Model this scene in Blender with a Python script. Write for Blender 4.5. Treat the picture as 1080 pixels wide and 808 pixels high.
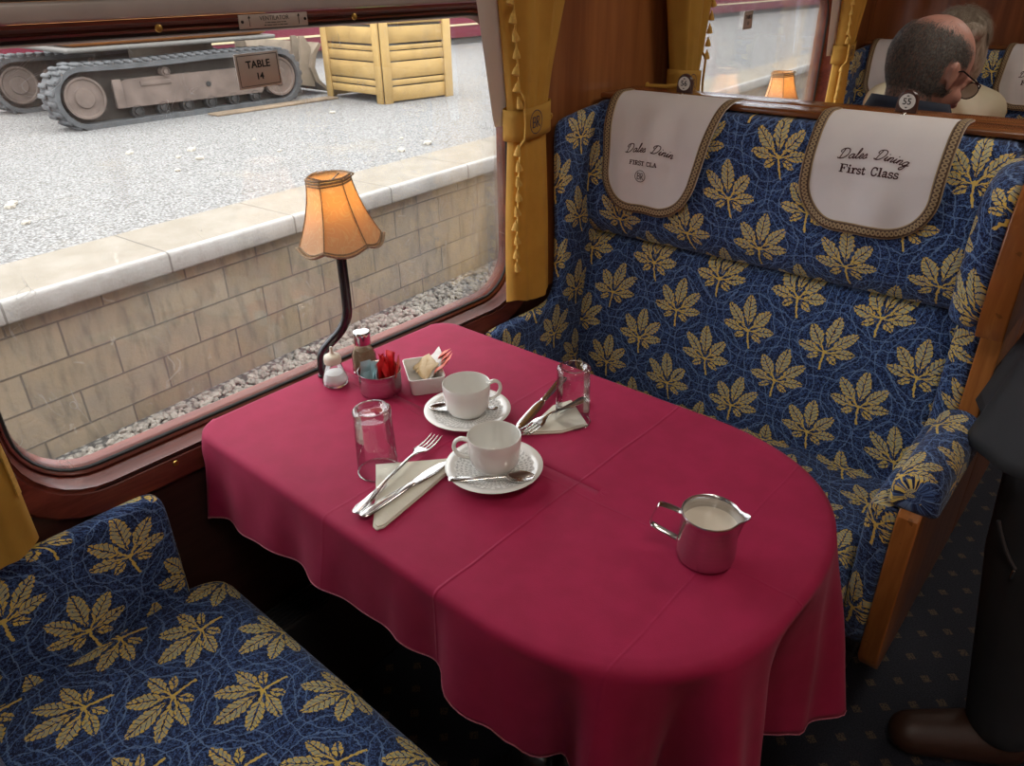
import bpy, bmesh, math, random
from mathutils import Vector, Matrix, noise
from mathutils.geometry import tessellate_polygon
random.seed(7)
PI = math.pi
scn = bpy.context.scene
for _o in list(bpy.data.objects): bpy.data.objects.remove(_o)
COL = scn.collection

# ------------------------------------------------------------------ camera
cam_d = bpy.data.cameras.new('camera'); cam = bpy.data.objects.new('camera', cam_d); COL.objects.link(cam)
cam_d.sensor_width = 36.0; cam_d.sensor_fit = 'HORIZONTAL'; cam_d.lens = 790.1 / 1080 * 36.0
cam_d.clip_start = 0.02; cam_d.clip_end = 300
_r = Vector((0.75265, 0.65826, -0.014638)); _u = Vector((-0.305141, 0.368423, 0.878153)); _f = Vector((-0.583447, 0.656473, -0.478155))
_m = Matrix((( _r.x, _u.x, -_f.x, 1.16), (_r.y, _u.y, -_f.y, -0.755), (_r.z, _u.z, -_f.z, 1.405), (0, 0, 0, 1)))
cam.matrix_world = _m
scn.camera = cam

# ------------------------------------------------------------------ view + light
scn.view_settings.view_transform = 'Standard'
try: scn.view_settings.look = 'None'
except Exception: pass
scn.view_settings.gamma = 1.0
scn.view_settings.use_curve_mapping = False
scn.view_settings.exposure = 0.0
SKY = 4.9
CEIL_W = 6.5
try: scn.cycles.transparent_max_bounces = 32
except Exception: pass

world = bpy.data.worlds.new('world'); scn.world = world; world.use_nodes = True
nt = world.node_tree; nt.nodes.clear()
wo = nt.nodes.new('ShaderNodeOutputWorld'); bg = nt.nodes.new('ShaderNodeBackground')
tc = nt.nodes.new('ShaderNodeTexCoord'); sp = nt.nodes.new('ShaderNodeSeparateXYZ')
rp = nt.nodes.new('ShaderNodeValToRGB'); nz = nt.nodes.new('ShaderNodeTexNoise')
nt.links.new(tc.outputs['Generated'], sp.inputs[0]); nt.links.new(sp.outputs['Z'], rp.inputs['Fac'])
rp.color_ramp.elements[0].position = 0.0; rp.color_ramp.elements[0].color = (0.80, 0.84, 0.90, 1)
rp.color_ramp.elements[1].position = 0.6; rp.color_ramp.elements[1].color = (1.0, 1.0, 1.0, 1)
nz.inputs['Scale'].default_value = 2.2; nz.inputs['Detail'].default_value = 5
mr = nt.nodes.new('ShaderNodeMapRange'); mr.inputs['To Min'].default_value = SKY * 0.8; mr.inputs['To Max'].default_value = SKY * 1.2
nt.links.new(tc.outputs['Generated'], nz.inputs['Vector']); nt.links.new(nz.outputs['Fac'], mr.inputs['Value'])
nt.links.new(rp.outputs['Color'], bg.inputs['Color']); nt.links.new(mr.outputs[0], bg.inputs['Strength'])
nt.links.new(bg.outputs[0], wo.inputs[0])

def light(name, kind, loc, rot, energy, color=(1, 1, 1), size=None, sizey=None, angle=None):
    d = bpy.data.lights.new(name, kind); d.energy = energy; d.color = color
    if kind == 'AREA':
        d.shape = 'RECTANGLE'; d.size = size; d.size_y = sizey or size
    if kind == 'SUN': d.angle = angle
    if kind == 'POINT': d.shadow_soft_size = size
    o = bpy.data.objects.new(name, d); o.location = loc; o.rotation_euler = rot; COL.objects.link(o)
    return o
light('hazy_sun', 'SUN', (0, 0, 10), (math.radians(38), 0, math.radians(-60)), 1.6, (1.0, 0.97, 0.92), angle=math.radians(25))

# ------------------------------------------------------------------ node helpers
class X:
    """small expression wrapper around math nodes"""
    def __init__(s, nt, v): s.nt = nt; s.v = v
    def _m(s, op, *a, clamp=False):
        n = s.nt.nodes.new('ShaderNodeMath'); n.operation = op; n.use_clamp = clamp
        for i, q in enumerate((s,) + a):
            if isinstance(q, X): q = q.v
            if isinstance(q, (int, float)): n.inputs[i].default_value = q
            else: s.nt.links.new(q, n.inputs[i])
        return X(s.nt, n.outputs[0])
    def __add__(s, o): return s._m('ADD', o)
    __radd__ = __add__
    def __sub__(s, o): return s._m('SUBTRACT', o)
    def __rsub__(s, o): return X(s.nt, float(o))._m('SUBTRACT', s)
    def __mul__(s, o): return s._m('MULTIPLY', o)
    __rmul__ = __mul__
    def abs(s): return s._m('ABSOLUTE')
    def fract(s): return s._m('FRACT')
    def floor(s): return s._m('FLOOR')
    def gt(s, o): return s._m('GREATER_THAN', o)
    def lt(s, o): return s._m('LESS_THAN', o)
    def max(s, o): return s._m('MAXIMUM', o)
    def min(s, o): return s._m('MINIMUM', o)
    def sstep(s, a, b):
        n = s.nt.nodes.new('ShaderNodeMapRange'); n.interpolation_type = 'SMOOTHSTEP'
        s.nt.links.new(s.v, n.inputs['Value'])
        n.inputs['From Min'].default_value = a; n.inputs['From Max'].default_value = b
        return X(s.nt, n.outputs[0])

def new_mat(name):
    m = bpy.data.materials.new(name); m.use_nodes = True
    return m, m.node_tree, m.node_tree.nodes['Principled BSDF']
def rgba(c): return (c[0], c[1], c[2], 1.0)
def noise_x(nt, vec, scale, detail=3, rough=0.5, dist=0.0, out='Fac'):
    n = nt.nodes.new('ShaderNodeTexNoise'); n.inputs['Scale'].default_value = scale
    n.inputs['Detail'].default_value = detail; n.inputs['Roughness'].default_value = rough
    n.inputs['Distortion'].default_value = dist
    if vec is not None: nt.links.new(vec, n.inputs['Vector'])
    return X(nt, n.outputs[out])
def coord(nt, which='Object', scale=None, rot=None):
    t = nt.nodes.new('ShaderNodeTexCoord'); o = t.outputs[which]
    if scale or rot:
        mp = nt.nodes.new('ShaderNodeMapping')
        if scale: mp.inputs['Scale'].default_value = scale
        if rot: mp.inputs['Rotation'].default_value = rot
        nt.links.new(o, mp.inputs['Vector']); o = mp.outputs[0]
    return o
def mixc(nt, fac, a, b):
    n = nt.nodes.new('ShaderNodeMix'); n.data_type = 'RGBA'
    for q, idx in ((fac, 0), (a, 6), (b, 7)):
        if isinstance(q, X): q = q.v
        if isinstance(q, (int, float)): n.inputs[idx].default_value = q
        elif isinstance(q, tuple): n.inputs[idx].default_value = rgba(q)
        else: nt.links.new(q, n.inputs[idx])
    return n.outputs[2]
def bump(nt, h, strength=0.5, dist=0.01, normal=None):
    b = nt.nodes.new('ShaderNodeBump'); b.inputs['Strength'].default_value = strength; b.inputs['Distance'].default_value = dist
    nt.links.new(h.v if isinstance(h, X) else h, b.inputs['Height'])
    if normal is not None: nt.links.new(normal, b.inputs['Normal'])
    return b.outputs[0]
def setin(p, **k):
    for a, v in k.items():
        a = a.replace('_', ' ')
        if a in p.inputs: p.inputs[a].default_value = v
_cache = {}
def plain(name, col, rough=0.5, metal=0.0, var=0.12, scale=30, bmp=0.0, bscale=200, emis=None, es=0, spec=0.5, coat=0.0, sheen=0.0):
    """colour with a little procedural variation"""
    if name in _cache: return _cache[name]
    m, nt, p = new_mat(name)
    oc = coord(nt)
    f = noise_x(nt, oc, scale, 4).sstep(0.3, 0.7)
    c2 = tuple(max(0, x * (1 - var)) for x in col)
    nt.links.new(mixc(nt, f, rgba(col)[:3], c2), p.inputs['Base Color'])
    setin(p, Roughness=rough, Metallic=metal)
    p.inputs['Specular IOR Level'].default_value = spec
    p.inputs['Coat Weight'].default_value = coat
    if sheen: p.inputs['Sheen Weight'].default_value = sheen
    if bmp: nt.links.new(bump(nt, noise_x(nt, oc, bscale, 3), bmp, 0.002), p.inputs['Normal'])
    if emis: p.inputs['Emission Color'].default_value = rgba(emis); p.inputs['Emission Strength'].default_value = es
    _cache[name] = m
    return m

def wood(name, c1, c2, axis='Z', scale=14, rough=0.3, coat=0.3, blot=0.0):
    if name in _cache: return _cache[name]
    m, nt, p = new_mat(name)
    sc = {'X': (0.08, 1, 1), 'Y': (1, 0.08, 1), 'Z': (1, 1, 0.08)}[axis]
    v = coord(nt, 'Object', scale=sc)
    a = noise_x(nt, v, scale, 6, 0.6, 0.6); b = noise_x(nt, v, scale * 9, 3)
    f = (a * 0.75 + b * 0.35).sstep(0.38, 0.72)
    col = mixc(nt, f, c1, c2)
    if blot:
        g = noise_x(nt, coord(nt), 60, 3).gt(0.68) * blot
        col = mixc(nt, g, col, tuple(x * 0.3 for x in c1))
    nt.links.new(col, p.inputs['Base Color'])
    setin(p, Roughness=rough); p.inputs['Coat Weight'].default_value = coat; p.inputs['Coat Roughness'].default_value = 0.15; p.inputs['Specular IOR Level'].default_value = .3
    nt.links.new(bump(nt, b, 0.12, 0.002), p.inputs['Normal'])
    _cache[name] = m
    return m

# leaf node group ---------------------------------------------------------------
def make_leaf_group():
    g = bpy.data.node_groups.new('leaf_motif', 'ShaderNodeTree')
    g.interface.new_socket('u', in_out='INPUT', socket_type='NodeSocketFloat')
    g.interface.new_socket('v', in_out='INPUT', socket_type='NodeSocketFloat')
    g.interface.new_socket('mask', in_out='OUTPUT', socket_type='NodeSocketFloat')
    g.interface.new_socket('edge', in_out='OUTPUT', socket_type='NodeSocketFloat')
    gi = g.nodes.new('NodeGroupInput'); go = g.nodes.new('NodeGroupOutput')
    u = X(g, gi.outputs[0]); v = X(g, gi.outputs[1])
    au = u.abs(); vv = v + 0.34
    tot = None; eg = None
    for ang, L, W in ((0, 1.36, .50), (42, 1.22, .48), (80, 1.02, .48), (120, 0.62, .52)):
        s, c = math.sin(math.radians(ang)), math.cos(math.radians(ang))
        a = vv * c + au * s
        b = (vv * s - au * c).abs()
        t = a * (1.0 / L)
        w = (t * (1.0 - t * t)) * (W * L) * t.sstep(-0.05, 0.55)
        rib = ((a - b * 0.8) * 7.0).fract()
        w2 = w * (1.0 - rib * 0.16)
        ins = (w2 - b).gt(0.0) * t.gt(0.05)
        vein = b.gt(0.020) * rib.gt(0.17)
        q = ins * vein
        e_ = ins * ((w2 - b).lt(0.045)).max(b.lt(0.05))
        tot = q if tot is None else tot.max(q)
        eg = e_ if eg is None else eg.max(e_)
    st = ((u - (vv * vv) * 0.22).abs().lt(0.035)) * vv.lt(0.1) * vv.gt(-0.62)
    for ang, L in ((40, .5), (76, .45)):
        s, c = math.sin(math.radians(ang)), math.cos(math.radians(ang))
        a = vv * c + au * s; b = (vv * s - au * c).abs()
        st = st.max(b.lt(0.022) * a.gt(0.0) * a.lt(L * 0.8))
    g.links.new(tot.max(st).v, go.inputs[0]); g.links.new(eg.max(st).v, go.inputs[1])
    return g
LEAF = make_leaf_group()
def moquette(name='moquette_fabric', ou=0.174, ov=0.71):
    if name in _cache: return _cache[name]
    m, nt, p = new_mat(name)
    uv = coord(nt, 'UV')
    # wobble the drawing
    wob = nt.nodes.new('ShaderNodeTexNoise'); wob.inputs['Scale'].default_value = 160; wob.inputs['Detail'].default_value = 1
    nt.links.new(uv, wob.inputs['Vector'])
    sub = nt.nodes.new('ShaderNodeVectorMath'); sub.operation = 'SUBTRACT'; sub.inputs[1].default_value = (.5, .5, .5)
    nt.links.new(wob.outputs['Color'], sub.inputs[0])
    scl = nt.nodes.new('ShaderNodeVectorMath'); scl.operation = 'SCALE'; scl.inputs['Scale'].default_value = 0.0065
    nt.links.new(sub.outputs[0], scl.inputs[0])
    ad = nt.nodes.new('ShaderNodeVectorMath'); nt.links.new(uv, ad.inputs[0]); nt.links.new(scl.outputs[0], ad.inputs[1])
    sx = nt.nodes.new('ShaderNodeSeparateXYZ'); nt.links.new(ad.outputs[0], sx.inputs[0])
    u = X(nt, sx.outputs[0]); v = X(nt, sx.outputs[1])
    PU, PV, S = 0.180, 0.190, 0.0615
    mask = None; edge = None; ring = None
    lw_ = noise_x(nt, uv, 16, 1) * 0.035
    for du, dv in ((0, 0), (0.5, 0.5)):
        uu = (u - ou) * (1 / PU) + (0.5 + du); v2 = (v - ov) * (1 / PV) + (0.5 + dv)
        lu = (uu.fract() - 0.5) * (PU / S); lv = (v2.fract() - 0.5) * (PV / S)
        # every other leaf leans a little
        lean = (uu.floor() * 0.37 + v2.floor() * 0.61).fract() - 0.5
        lu2 = lu + lv * lean * 0.5
        gn = nt.nodes.new('ShaderNodeGroup'); gn.node_tree = LEAF
        nt.links.new(lu2.v, gn.inputs[0]); nt.links.new(lv.v, gn.inputs[1])
        q = X(nt, gn.outputs[0]); mask = q if mask is None else mask.max(q)
        q = X(nt, gn.outputs[1]); edge = q if edge is None else edge.max(q)
        rad = ((lu * S) * (lu * S) + (lv * S) * (lv * S))._m('SQRT') + lw_
        for rr_, th_ in ((0.100, .0010), (0.080, .0009)):
            q = (rad - rr_).abs().lt(th_); ring = q if ring is None else ring.max(q)
    fine = noise_x(nt, uv, 260, 2)
    worm = (noise_x(nt, uv, 120, 1, 0.5, 1.6) - 0.5).abs().lt(0.055)
    speck = noise_x(nt, uv, 210, 2, 0.6, 0.8).gt(0.495)
    navy, mid, lite = (0.010, 0.017, 0.060), (0.078, 0.150, 0.360), (0.20, 0.32, 0.58)
    c = mixc(nt, (speck * 0.9) * (1.0 - worm * 0.75), navy, mid)
    c = mixc(nt, worm * noise_x(nt, uv, 420, 1).gt(0.62) * 0.5, c, (0.12, 0.20, 0.42))
    c = mixc(nt, ring * 0.7, c, lite)
    gold = mixc(nt, edge * 0.8 + noise_x(nt, uv, 170, 2).gt(0.56) * 0.3, (0.52, 0.49, 0.30), (0.84, 0.59, 0.115))
    c = mixc(nt, mask * (fine.gt(0.30)), c, gold)
    nt.links.new(c, p.inputs['Base Color'])
    setin(p, Roughness=0.85); p.inputs['Specular IOR Level'].default_value = 0.2; p.inputs['Sheen Weight'].default_value = 0.15
    h = noise_x(nt, uv, 900, 1) + mask * 0.5
    nt.links.new(bump(nt, h, 0.25, 0.0015), p.inputs['Normal'])
    _cache[name] = m
    return m

def glass_thin(name, tint=(1, 1, 1), refl=1.0, dirt=0.0, base=0.04):
    """clear thin glass: mostly transparent with a fresnel reflection, optional smears"""
    if name in _cache: return _cache[name]
    m, nt, p = new_mat(name); nt.nodes.remove(p)
    out = nt.nodes['Material Output']
    tr = nt.nodes.new('ShaderNodeBsdfTransparent'); tr.inputs[0].default_value = rgba(tint)
    gl = nt.nodes.new('ShaderNodeBsdfGlossy'); gl.inputs['Roughness'].default_value = 0.02
    lw = nt.nodes.new('ShaderNodeLayerWeight'); lw.inputs['Blend'].default_value = 0.25
    f = (X(nt, lw.outputs['Fresnel']) * refl + base * 0.5).min(0.85)
    mx = nt.nodes.new('ShaderNodeMixShader'); nt.links.new(f.v, mx.inputs[0]); nt.links.new(tr.outputs[0], mx.inputs[1]); nt.links.new(gl.outputs[0], mx.inputs[2])
    last = mx.outputs[0]
    if dirt:
        df = nt.nodes.new('ShaderNodeBsdfDiffuse'); df.inputs[0].default_value = (0.8, 0.8, 0.8, 1)
        oc = coord(nt)
        a = noise_x(nt, oc, 3, 5, 0.7).sstep(0.45, 0.75) * 0.10
        b = noise_x(nt, coord(nt, 'Object', scale=(1, 1, 0.15)), 22, 3, 0.6).sstep(0.6, 0.72) * 0.10
        sc = (noise_x(nt, coord(nt, 'Object', rot=(0.5, 0, 0)), 9, 0, 0.5, 2.5) - 0.5).abs().lt(0.0016) * noise_x(nt, oc, 7, 1).gt(0.58) * 0.5
        m2 = nt.nodes.new('ShaderNodeMixShader'); nt.links.new(((a + b + sc + 0.04) * dirt).v, m2.inputs[0])
        nt.links.new(last, m2.inputs[1]); nt.links.new(df.outputs[0], m2.inputs[2]); last = m2.outputs[0]
    nt.links.new(last, out.inputs['Surface'])
    _cache[name] = m
    return m

# ------------------------------------------------------------------ mesh helpers
def catmull(pts, n=6, closed=True):
    out = []; N = len(pts)
    for i in range(N if closed else N - 1):
        P = [Vector(pts[(i + k - 1) % N] if closed else pts[min(max(i + k - 1, 0), N - 1)]) for k in range(4)]
        for j in range(n):
            t = j / n
            out.append(0.5 * ((2 * P[1]) + (-P[0] + P[2]) * t + (2 * P[0] - 5 * P[1] + 4 * P[2] - P[3]) * t * t + (-P[0] + 3 * P[1] - 3 * P[2] + P[3]) * t ** 3))
    if not closed: out.append(Vector(pts[-1]))
    return out

class MB:
    def __init__(s, off=(0, 0, 0)):
        s.v = []; s.f = []; s.uv = []; s.off = Vector(off)
    def add(s, vs, fs, uvs=None, M=None):
        b = len(s.v)
        for p in vs:
            p = Vector(p)
            if M is not None: p = M @ p
            s.v.append(p - s.off)
        for i, f in enumerate(fs):
            s.f.append([b + k for k in f])
            s.uv.append(uvs[i] if uvs else None)
        return s
    def box(s, c, d, bev=0.0, seg=2, M=None, rz=0.0):
        bm = bmesh.new(); bmesh.ops.create_cube(bm, size=1.0)
        for v in bm.verts: v.co = Vector((v.co.x * d[0], v.co.y * d[1], v.co.z * d[2]))
        if bev > 0: bmesh.ops.bevel(bm, geom=list(bm.edges), offset=min(bev, min(d) * 0.49), segments=seg, profile=0.5, affect='EDGES')
        R = Matrix.Translation(c) @ Matrix.Rotation(rz, 4, 'Z')
        if M is not None: R = M @ R
        s.bm(bm, R); return s
    def bm(s, bm, M=None):
        bm.verts.index_update()
        s.add([v.co.copy() for v in bm.verts], [[v.index for v in f.verts] for f in bm.faces], None, M)
        bm.free(); return s
    def ico(s, c, r, sub=2, sc=(1, 1, 1), M=None, jit=0.0):
        bm = bmesh.new(); bmesh.ops.create_icosphere(bm, subdivisions=sub, radius=1.0)
        for v in bm.verts:
            k = 1 + (random.uniform(-jit, jit) if jit else 0)
            v.co = Vector((v.co.x * r * sc[0] * k, v.co.y * r * sc[1] * k, v.co.z * r * sc[2] * k))
        T = Matrix.Translation(c)
        if M is not None: T = T @ M
        s.bm(bm, T); return s
    def lathe(s, prof, c=(0, 0, 0), seg=40, M=None, closed=False, scallop=None, ang0=0, ang1=2 * PI):
        """prof: list of (r, z). around +Z"""
        full = abs(ang1 - ang0 - 2 * PI) < 1e-6
        n = seg; vs = []; fs = []
        for (r, z) in prof:
            for i in range(n + (0 if full else 1)):
                a = ang0 + (ang1 - ang0) * i / n
                rr, zz = (r, z) if scallop is None else scallop(r, z, a)
                vs.append((c[0] + rr * math.cos(a), c[1] + rr * math.sin(a), c[2] + zz))
        k = n if full else n + 1
        m = len(prof)
        for j in range(m if closed else m - 1):
            j2 = (j + 1) % m
            for i in range(n):
                i2 = (i + 1) % k
                fs.append([j * k + i, j * k + i2, j2 * k + i2, j2 * k + i])
        s.add(vs, fs, None, M); return s
    def tube(s, path, r, seg=10, cap=True, flat=None, up=None, M=None, closed=False):
        """sweep an ellipse; r scalar/list or (ra,rb); flat=(a,b) multipliers"""
        P = [Vector(p) for p in path]; n = len(P); vs = []; fs = []
        N0 = Vector(up) if up else None
        if N0 is None:
            t = (P[1] - P[0]).normalized(); N0 = t.orthogonal()
        for i, p in enumerate(P):
            if closed: t = (P[(i + 1) % n] - P[i - 1]).normalized()
            else: t = (P[min(i + 1, n - 1)] - P[max(i - 1, 0)]).normalized()
            N0 = (N0 - t * N0.dot(t))
            if N0.length < 1e-6: N0 = t.orthogonal()
            N0.normalize(); B = t.cross(N0)
            rr = r[i] if isinstance(r, (list, tuple)) else r
            fa, fb = flat if flat else (1, 1)
            if isinstance(rr, tuple): fa, fb = rr; rr = 1
            for k in range(seg):
                a = 2 * PI * k / seg
                vs.append(p + N0 * (math.cos(a) * rr * fa) + B * (math.sin(a) * rr * fb))
        for i in range(n if closed else n - 1):
            i2 = (i + 1) % n
            for k in range(seg):
                k2 = (k + 1) % seg
                fs.append([i * seg + k, i * seg + k2, i2 * seg + k2, i2 * seg + k])
        if cap and not closed:
            fs.append(list(range(seg))[::-1]); fs.append([(n - 1) * seg + k for k in range(seg)])
        s.add(vs, fs, None, M); return s
    def grid(s, fn, nu, nv, uvf=None, M=None, flip=False):
        vs = []; fs = []; uvs = []
        for j in range(nv + 1):
            for i in range(nu + 1):
                vs.append(fn(i / nu, j / nv))
        for j in range(nv):
            for i in range(nu):
                q = [(i, j), (i + 1, j), (i + 1, j + 1), (i, j + 1)]
                if flip: q = q[::-1]
                fs.append([b * (nu + 1) + a for a, b in q])
                if uvf: uvs.append([uvf(a / nu, b / nv) for a, b in q])
        s.add(vs, fs, uvs or None, M); return s
    def prism(s, poly, h0, h1, axis='Z', uvax=None, M=None):
        """extrude a 2-D polygon; axis X: poly=(y,z); Y: (x,z); Z: (x,y)"""
        f = {'X': lambda a, b, h: (h, a, b), 'Y': lambda a, b, h: (a, h, b), 'Z': lambda a, b, h: (a, b, h)}[axis]
        n = len(poly)
        vs = [f(p[0], p[1], h0) for p in poly] + [f(p[0], p[1], h1) for p in poly]
        fs = [list(range(n))[::-1], list(range(n, 2 * n))] + [[i, (i + 1) % n, n + (i + 1) % n, n + i] for i in range(n)]
        s.add(vs, fs, None, M); return s
    def soft_prism(s, poly, h0, h1, r=0.012, axis='X', uvmode='wrap', nr=4, swap=1):
        """prism with rounded rims (cushion). UV in metres: u along h, v along the profile; caps in poly coordinates"""
        P = [Vector((p[0], p[1])) for p in poly]; n = len(P)
        ar = sum(P[i].x * P[(i + 1) % n].y - P[(i + 1) % n].x * P[i].y for i in range(n))
        if ar < 0: P = P[::-1]
        nrm = []
        for i in range(n):
            t = (P[(i + 1) % n] - P[i - 1]); t.normalize(); nrm.append(Vector((t.y, -t.x)))
        rings = []
        sg = 1 if h1 > h0 else -1
        for k in range(nr + 1):
            a = PI / 2 * k / nr; rings.append((h0 + sg * r * (1 - math.sin(a)), r * (1 - math.cos(a)) ) )
        rings = [(h0 + sg * r * (1 - math.cos(PI / 2 * k / nr)), r * (1 - math.sin(PI / 2 * k / nr))) for k in range(nr + 1)]
        rings += [(h1 - sg * r * (1 - math.cos(PI / 2 * k / nr)), r * (1 - math.sin(PI / 2 * k / nr))) for k in range(nr, -1, -1)]
        f = {'X': lambda a, b, h: (h, a, b), 'Y': lambda a, b, h: (a, h, b), 'Z': lambda a, b, h: (a, b, h)}[axis]
        L = [0]
        for i in range(n): L.append(L[-1] + (P[(i + 1) % n] - P[i]).length)
        vs = []
        for h, ins in rings:
            for i in range(n):
                q = P[i] - nrm[i] * ins; vs.append(f(q.x, q.y, h))
        fs = []; uvs = []
        v0 = s.vstart if hasattr(s, 'vstart') else 0
        for j in range(len(rings) - 1):
            for i in range(n):
                i2 = (i + 1) % n
                fs.append([j * n + i, j * n + i2, (j + 1) * n + i2, (j + 1) * n + i])
                u0, u1 = rings[j][0], rings[j + 1][0]
                a, b = v0 + L[i], v0 + L[i + 1]
                uvs.append([(u0, a), (u0, b), (u1, b), (u1, a)])
        m = len(rings) - 1
        for base, rev in ((0, True), (m * n, False)):
            idx = [base + i for i in range(n)]; uvp = [tuple(P[i] - nrm[i] * r) for i in range(n)]
            cap = [vs[k] for k in idx]
            for tri in tessellate_polygon([[Vector(c_) for c_ in cap]]):
                fs.append([idx[k] for k in tri]); uvs.append([uvp[k] for k in tri])
        s.add(vs, fs, uvs); return s
    def build(s, name, mat, parent=None, smooth=True, sharp=50, mods=None, fixn=True):
        me = bpy.data.meshes.new(name)
        me.from_pydata([tuple(p) for p in s.v], [], s.f)
        if any(u is not None for u in s.uv):
            ul = me.uv_layers.new(name='UVMap'); k = 0
            for fi, f in enumerate(s.f):
                u = s.uv[fi]
                for j in range(len(f)):
                    ul.data[k].uv = u[j] if u else (0, 0); k += 1
        if fixn:
            bm = bmesh.new(); bm.from_mesh(me); bmesh.ops.recalc_face_normals(bm, faces=bm.faces); bm.to_mesh(me); bm.free()
        if smooth:
            me.polygons.foreach_set('use_smooth', [True] * len(me.polygons))
            try: me.set_sharp_from_angle(angle=math.radians(sharp))
            except Exception: pass
        me.update()
        if mat: me.materials.append(mat)
        o = bpy.data.objects.new(name, me); COL.objects.link(o)
        if parent: o.parent = parent
        return o

def tag(o, label=None, cat=None, group=None, kind=None):
    if label: o['label'] = label
    if cat: o['category'] = cat
    if group: o['group'] = group
    if kind: o['kind'] = kind
    return o
def thing(name, label, cat, loc=(0, 0, 0), rz=0.0, group=None, kind=None):
    o = bpy.data.objects.new(name, None); COL.objects.link(o); o.location = loc; o.rotation_euler = (0, 0, rz)
    o.empty_display_size = 0.05
    return tag(o, label, cat, group, kind)
KIDS = {}
def copy_tree(o, parent=None, loc=None, rz=None, label=None, group=None):
    c = o.copy(); COL.objects.link(c)
    if parent is not None: c.parent = parent
    if loc is not None: c.location = loc
    if rz is not None: c.rotation_euler = (0, 0, rz)
    if label: c['label'] = label
    if group: c['group'] = group
    for ch in [x for x in bpy.data.objects if x.parent == o]:
        copy_tree(ch, c)
    return c

def text_bm(txt, size=0.01, ext=0.0003, off=0.0, shear=0.0, align='CENTER', spacing=1.0):
    cu = bpy.data.curves.new('t', 'FONT'); cu.body = txt; cu.size = size; cu.extrude = ext; cu.offset = off; cu.shear = shear
    cu.align_x = align; cu.align_y = 'CENTER'; cu.space_character = spacing; cu.resolution_u = 3
    o = bpy.data.objects.new('t', cu); COL.objects.link(o)
    dg = bpy.context.evaluated_depsgraph_get(); dg.update()
    me = bpy.data.meshes.new_from_object(o.evaluated_get(dg))
    bm = bmesh.new(); bm.from_mesh(me)
    bpy.data.objects.remove(o); bpy.data.curves.remove(cu); bpy.data.meshes.remove(me)
    return bm

# ================================================================== THE SETTING: carriage shell
WC = [-1.82, 0.0, 1.82, 3.64]            # window centres along the carriage
PITCH = 1.82
mahog = wood('mahogany', (0.085, 0.016, 0.009), (0.19, 0.042, 0.025), 'Y', 16, 0.38, 0.25)
veneer = wood('wall_veneer', (0.20, 0.062, 0.018), (0.36, 0.135, 0.04), 'Z', 5, 0.4, 0.15)
oak = wood('seat_oak', (0.24, 0.075, 0.016), (0.44, 0.165, 0.042), 'Z', 12, 0.28, 0.5, blot=0.5)
oak_rail = wood('rail_oak', (0.17, 0.055, 0.018), (0.32, 0.12, 0.04), 'X', 12, 0.22, 0.6)
wall_dark = wood('lower_wall', (0.035, 0.012, 0.010), (0.06, 0.022, 0.018), 'Y', 9, 0.4, 0.1)
ceil_m = plain('ceiling_paint', (0.62, 0.56, 0.46), 0.6, var=0.04)
alu = plain('aluminium', (0.46, 0.41, 0.385), 0.45, 0.25, 0.15, 12)
brass = plain('brass', (0.65, 0.43, 0.12), 0.3, 1.0)
chrome = plain('polished_steel', (0.72, 0.71, 0.69), 0.13, 1.0, 0.03)
black_metal = plain('black_metal', (0.018, 0.015, 0.017), 0.25, 0.0, 0.2, coat=0.5)
rubber = plain('black_rubber', (0.02, 0.02, 0.02), 0.6)

WT, WB, WTOP = 1.335, 0.728, 1.64
HW = 0.548                                # half width of the glass
def wall_with_windows(name, x0, x1, centres, mat, zsplit=None):
    b = MB()
    y0, y1 = -4.2, 6.4
    b.box(((x0 + x1) / 2, (y0 + y1) / 2, (WB - 0.02) / 2), (abs(x1 - x0), y1 - y0, WB - 0.02))
    b.box(((x0 + x1) / 2, (y0 + y1) / 2, (WTOP + 2.35) / 2), (abs(x1 - x0), y1 - y0, 2.35 - WTOP))
    e = [y0]
    for c in centres: e += [c - HW - 0.02, c + HW + 0.02]
    e.append(y1)
    for i in range(0, len(e), 2):
        b.box(((x0 + x1) / 2, (e[i] + e[i + 1]) / 2, (WB - 0.02 + WTOP) / 2), (abs(x1 - x0), e[i + 1] - e[i], WTOP - WB + 0.02))
    o = b.build(name, mat, smooth=False); tag(o, kind='structure'); return o
ALLW = [-3.64, -1.82, 0.0, 1.82, 3.64, 5.46]
wl = wall_with_windows('wall_left', -0.05, 0.03, ALLW, veneer)
wr = wall_with_windows('wall_right', 2.62, 2.70, ALLW, veneer)
b = MB(); b.box((1.325, 1.1, -0.03), (2.75, 10.6, 0.06))
# carpet
m, nt, p = new_mat('carpet'); oc = coord(nt)
sx = nt.nodes.new('ShaderNodeSeparateXYZ'); nt.links.new(oc, sx.inputs[0])
u = X(nt, sx.outputs[0]); v = X(nt, sx.outputs[1]); msk = None
for d in (0, 0.5):
    a = ((u * (1 / 0.09) + d).fract() - 0.5).abs() + ((v * (1 / 0.09) + d).fract() - 0.5).abs()
    q = a.lt(0.14); msk = q if msk is None else msk.max(q)
fz = noise_x(nt, oc, 300, 3)
c = mixc(nt, fz.sstep(.35, .65), (0.004, 0.005, 0.011), (0.013, 0.014, 0.022))
c = mixc(nt, msk * fz.gt(0.45), c, (0.075, 0.05, 0.03))
nt.links.new(c, p.inputs['Base Color']); setin(p, Roughness=0.95); nt.links.new(bump(nt, fz, 0.4, 0.004), p.inputs['Normal'])
fl = b.build('floor', m, smooth=False); tag(fl, kind='structure')
b = MB(); b.box((1.325, 1.1, 2.38), (2.75, 10.6, 0.06)); ce = b.build('ceiling', ceil_m, smooth=False); tag(ce, kind='structure')
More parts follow.
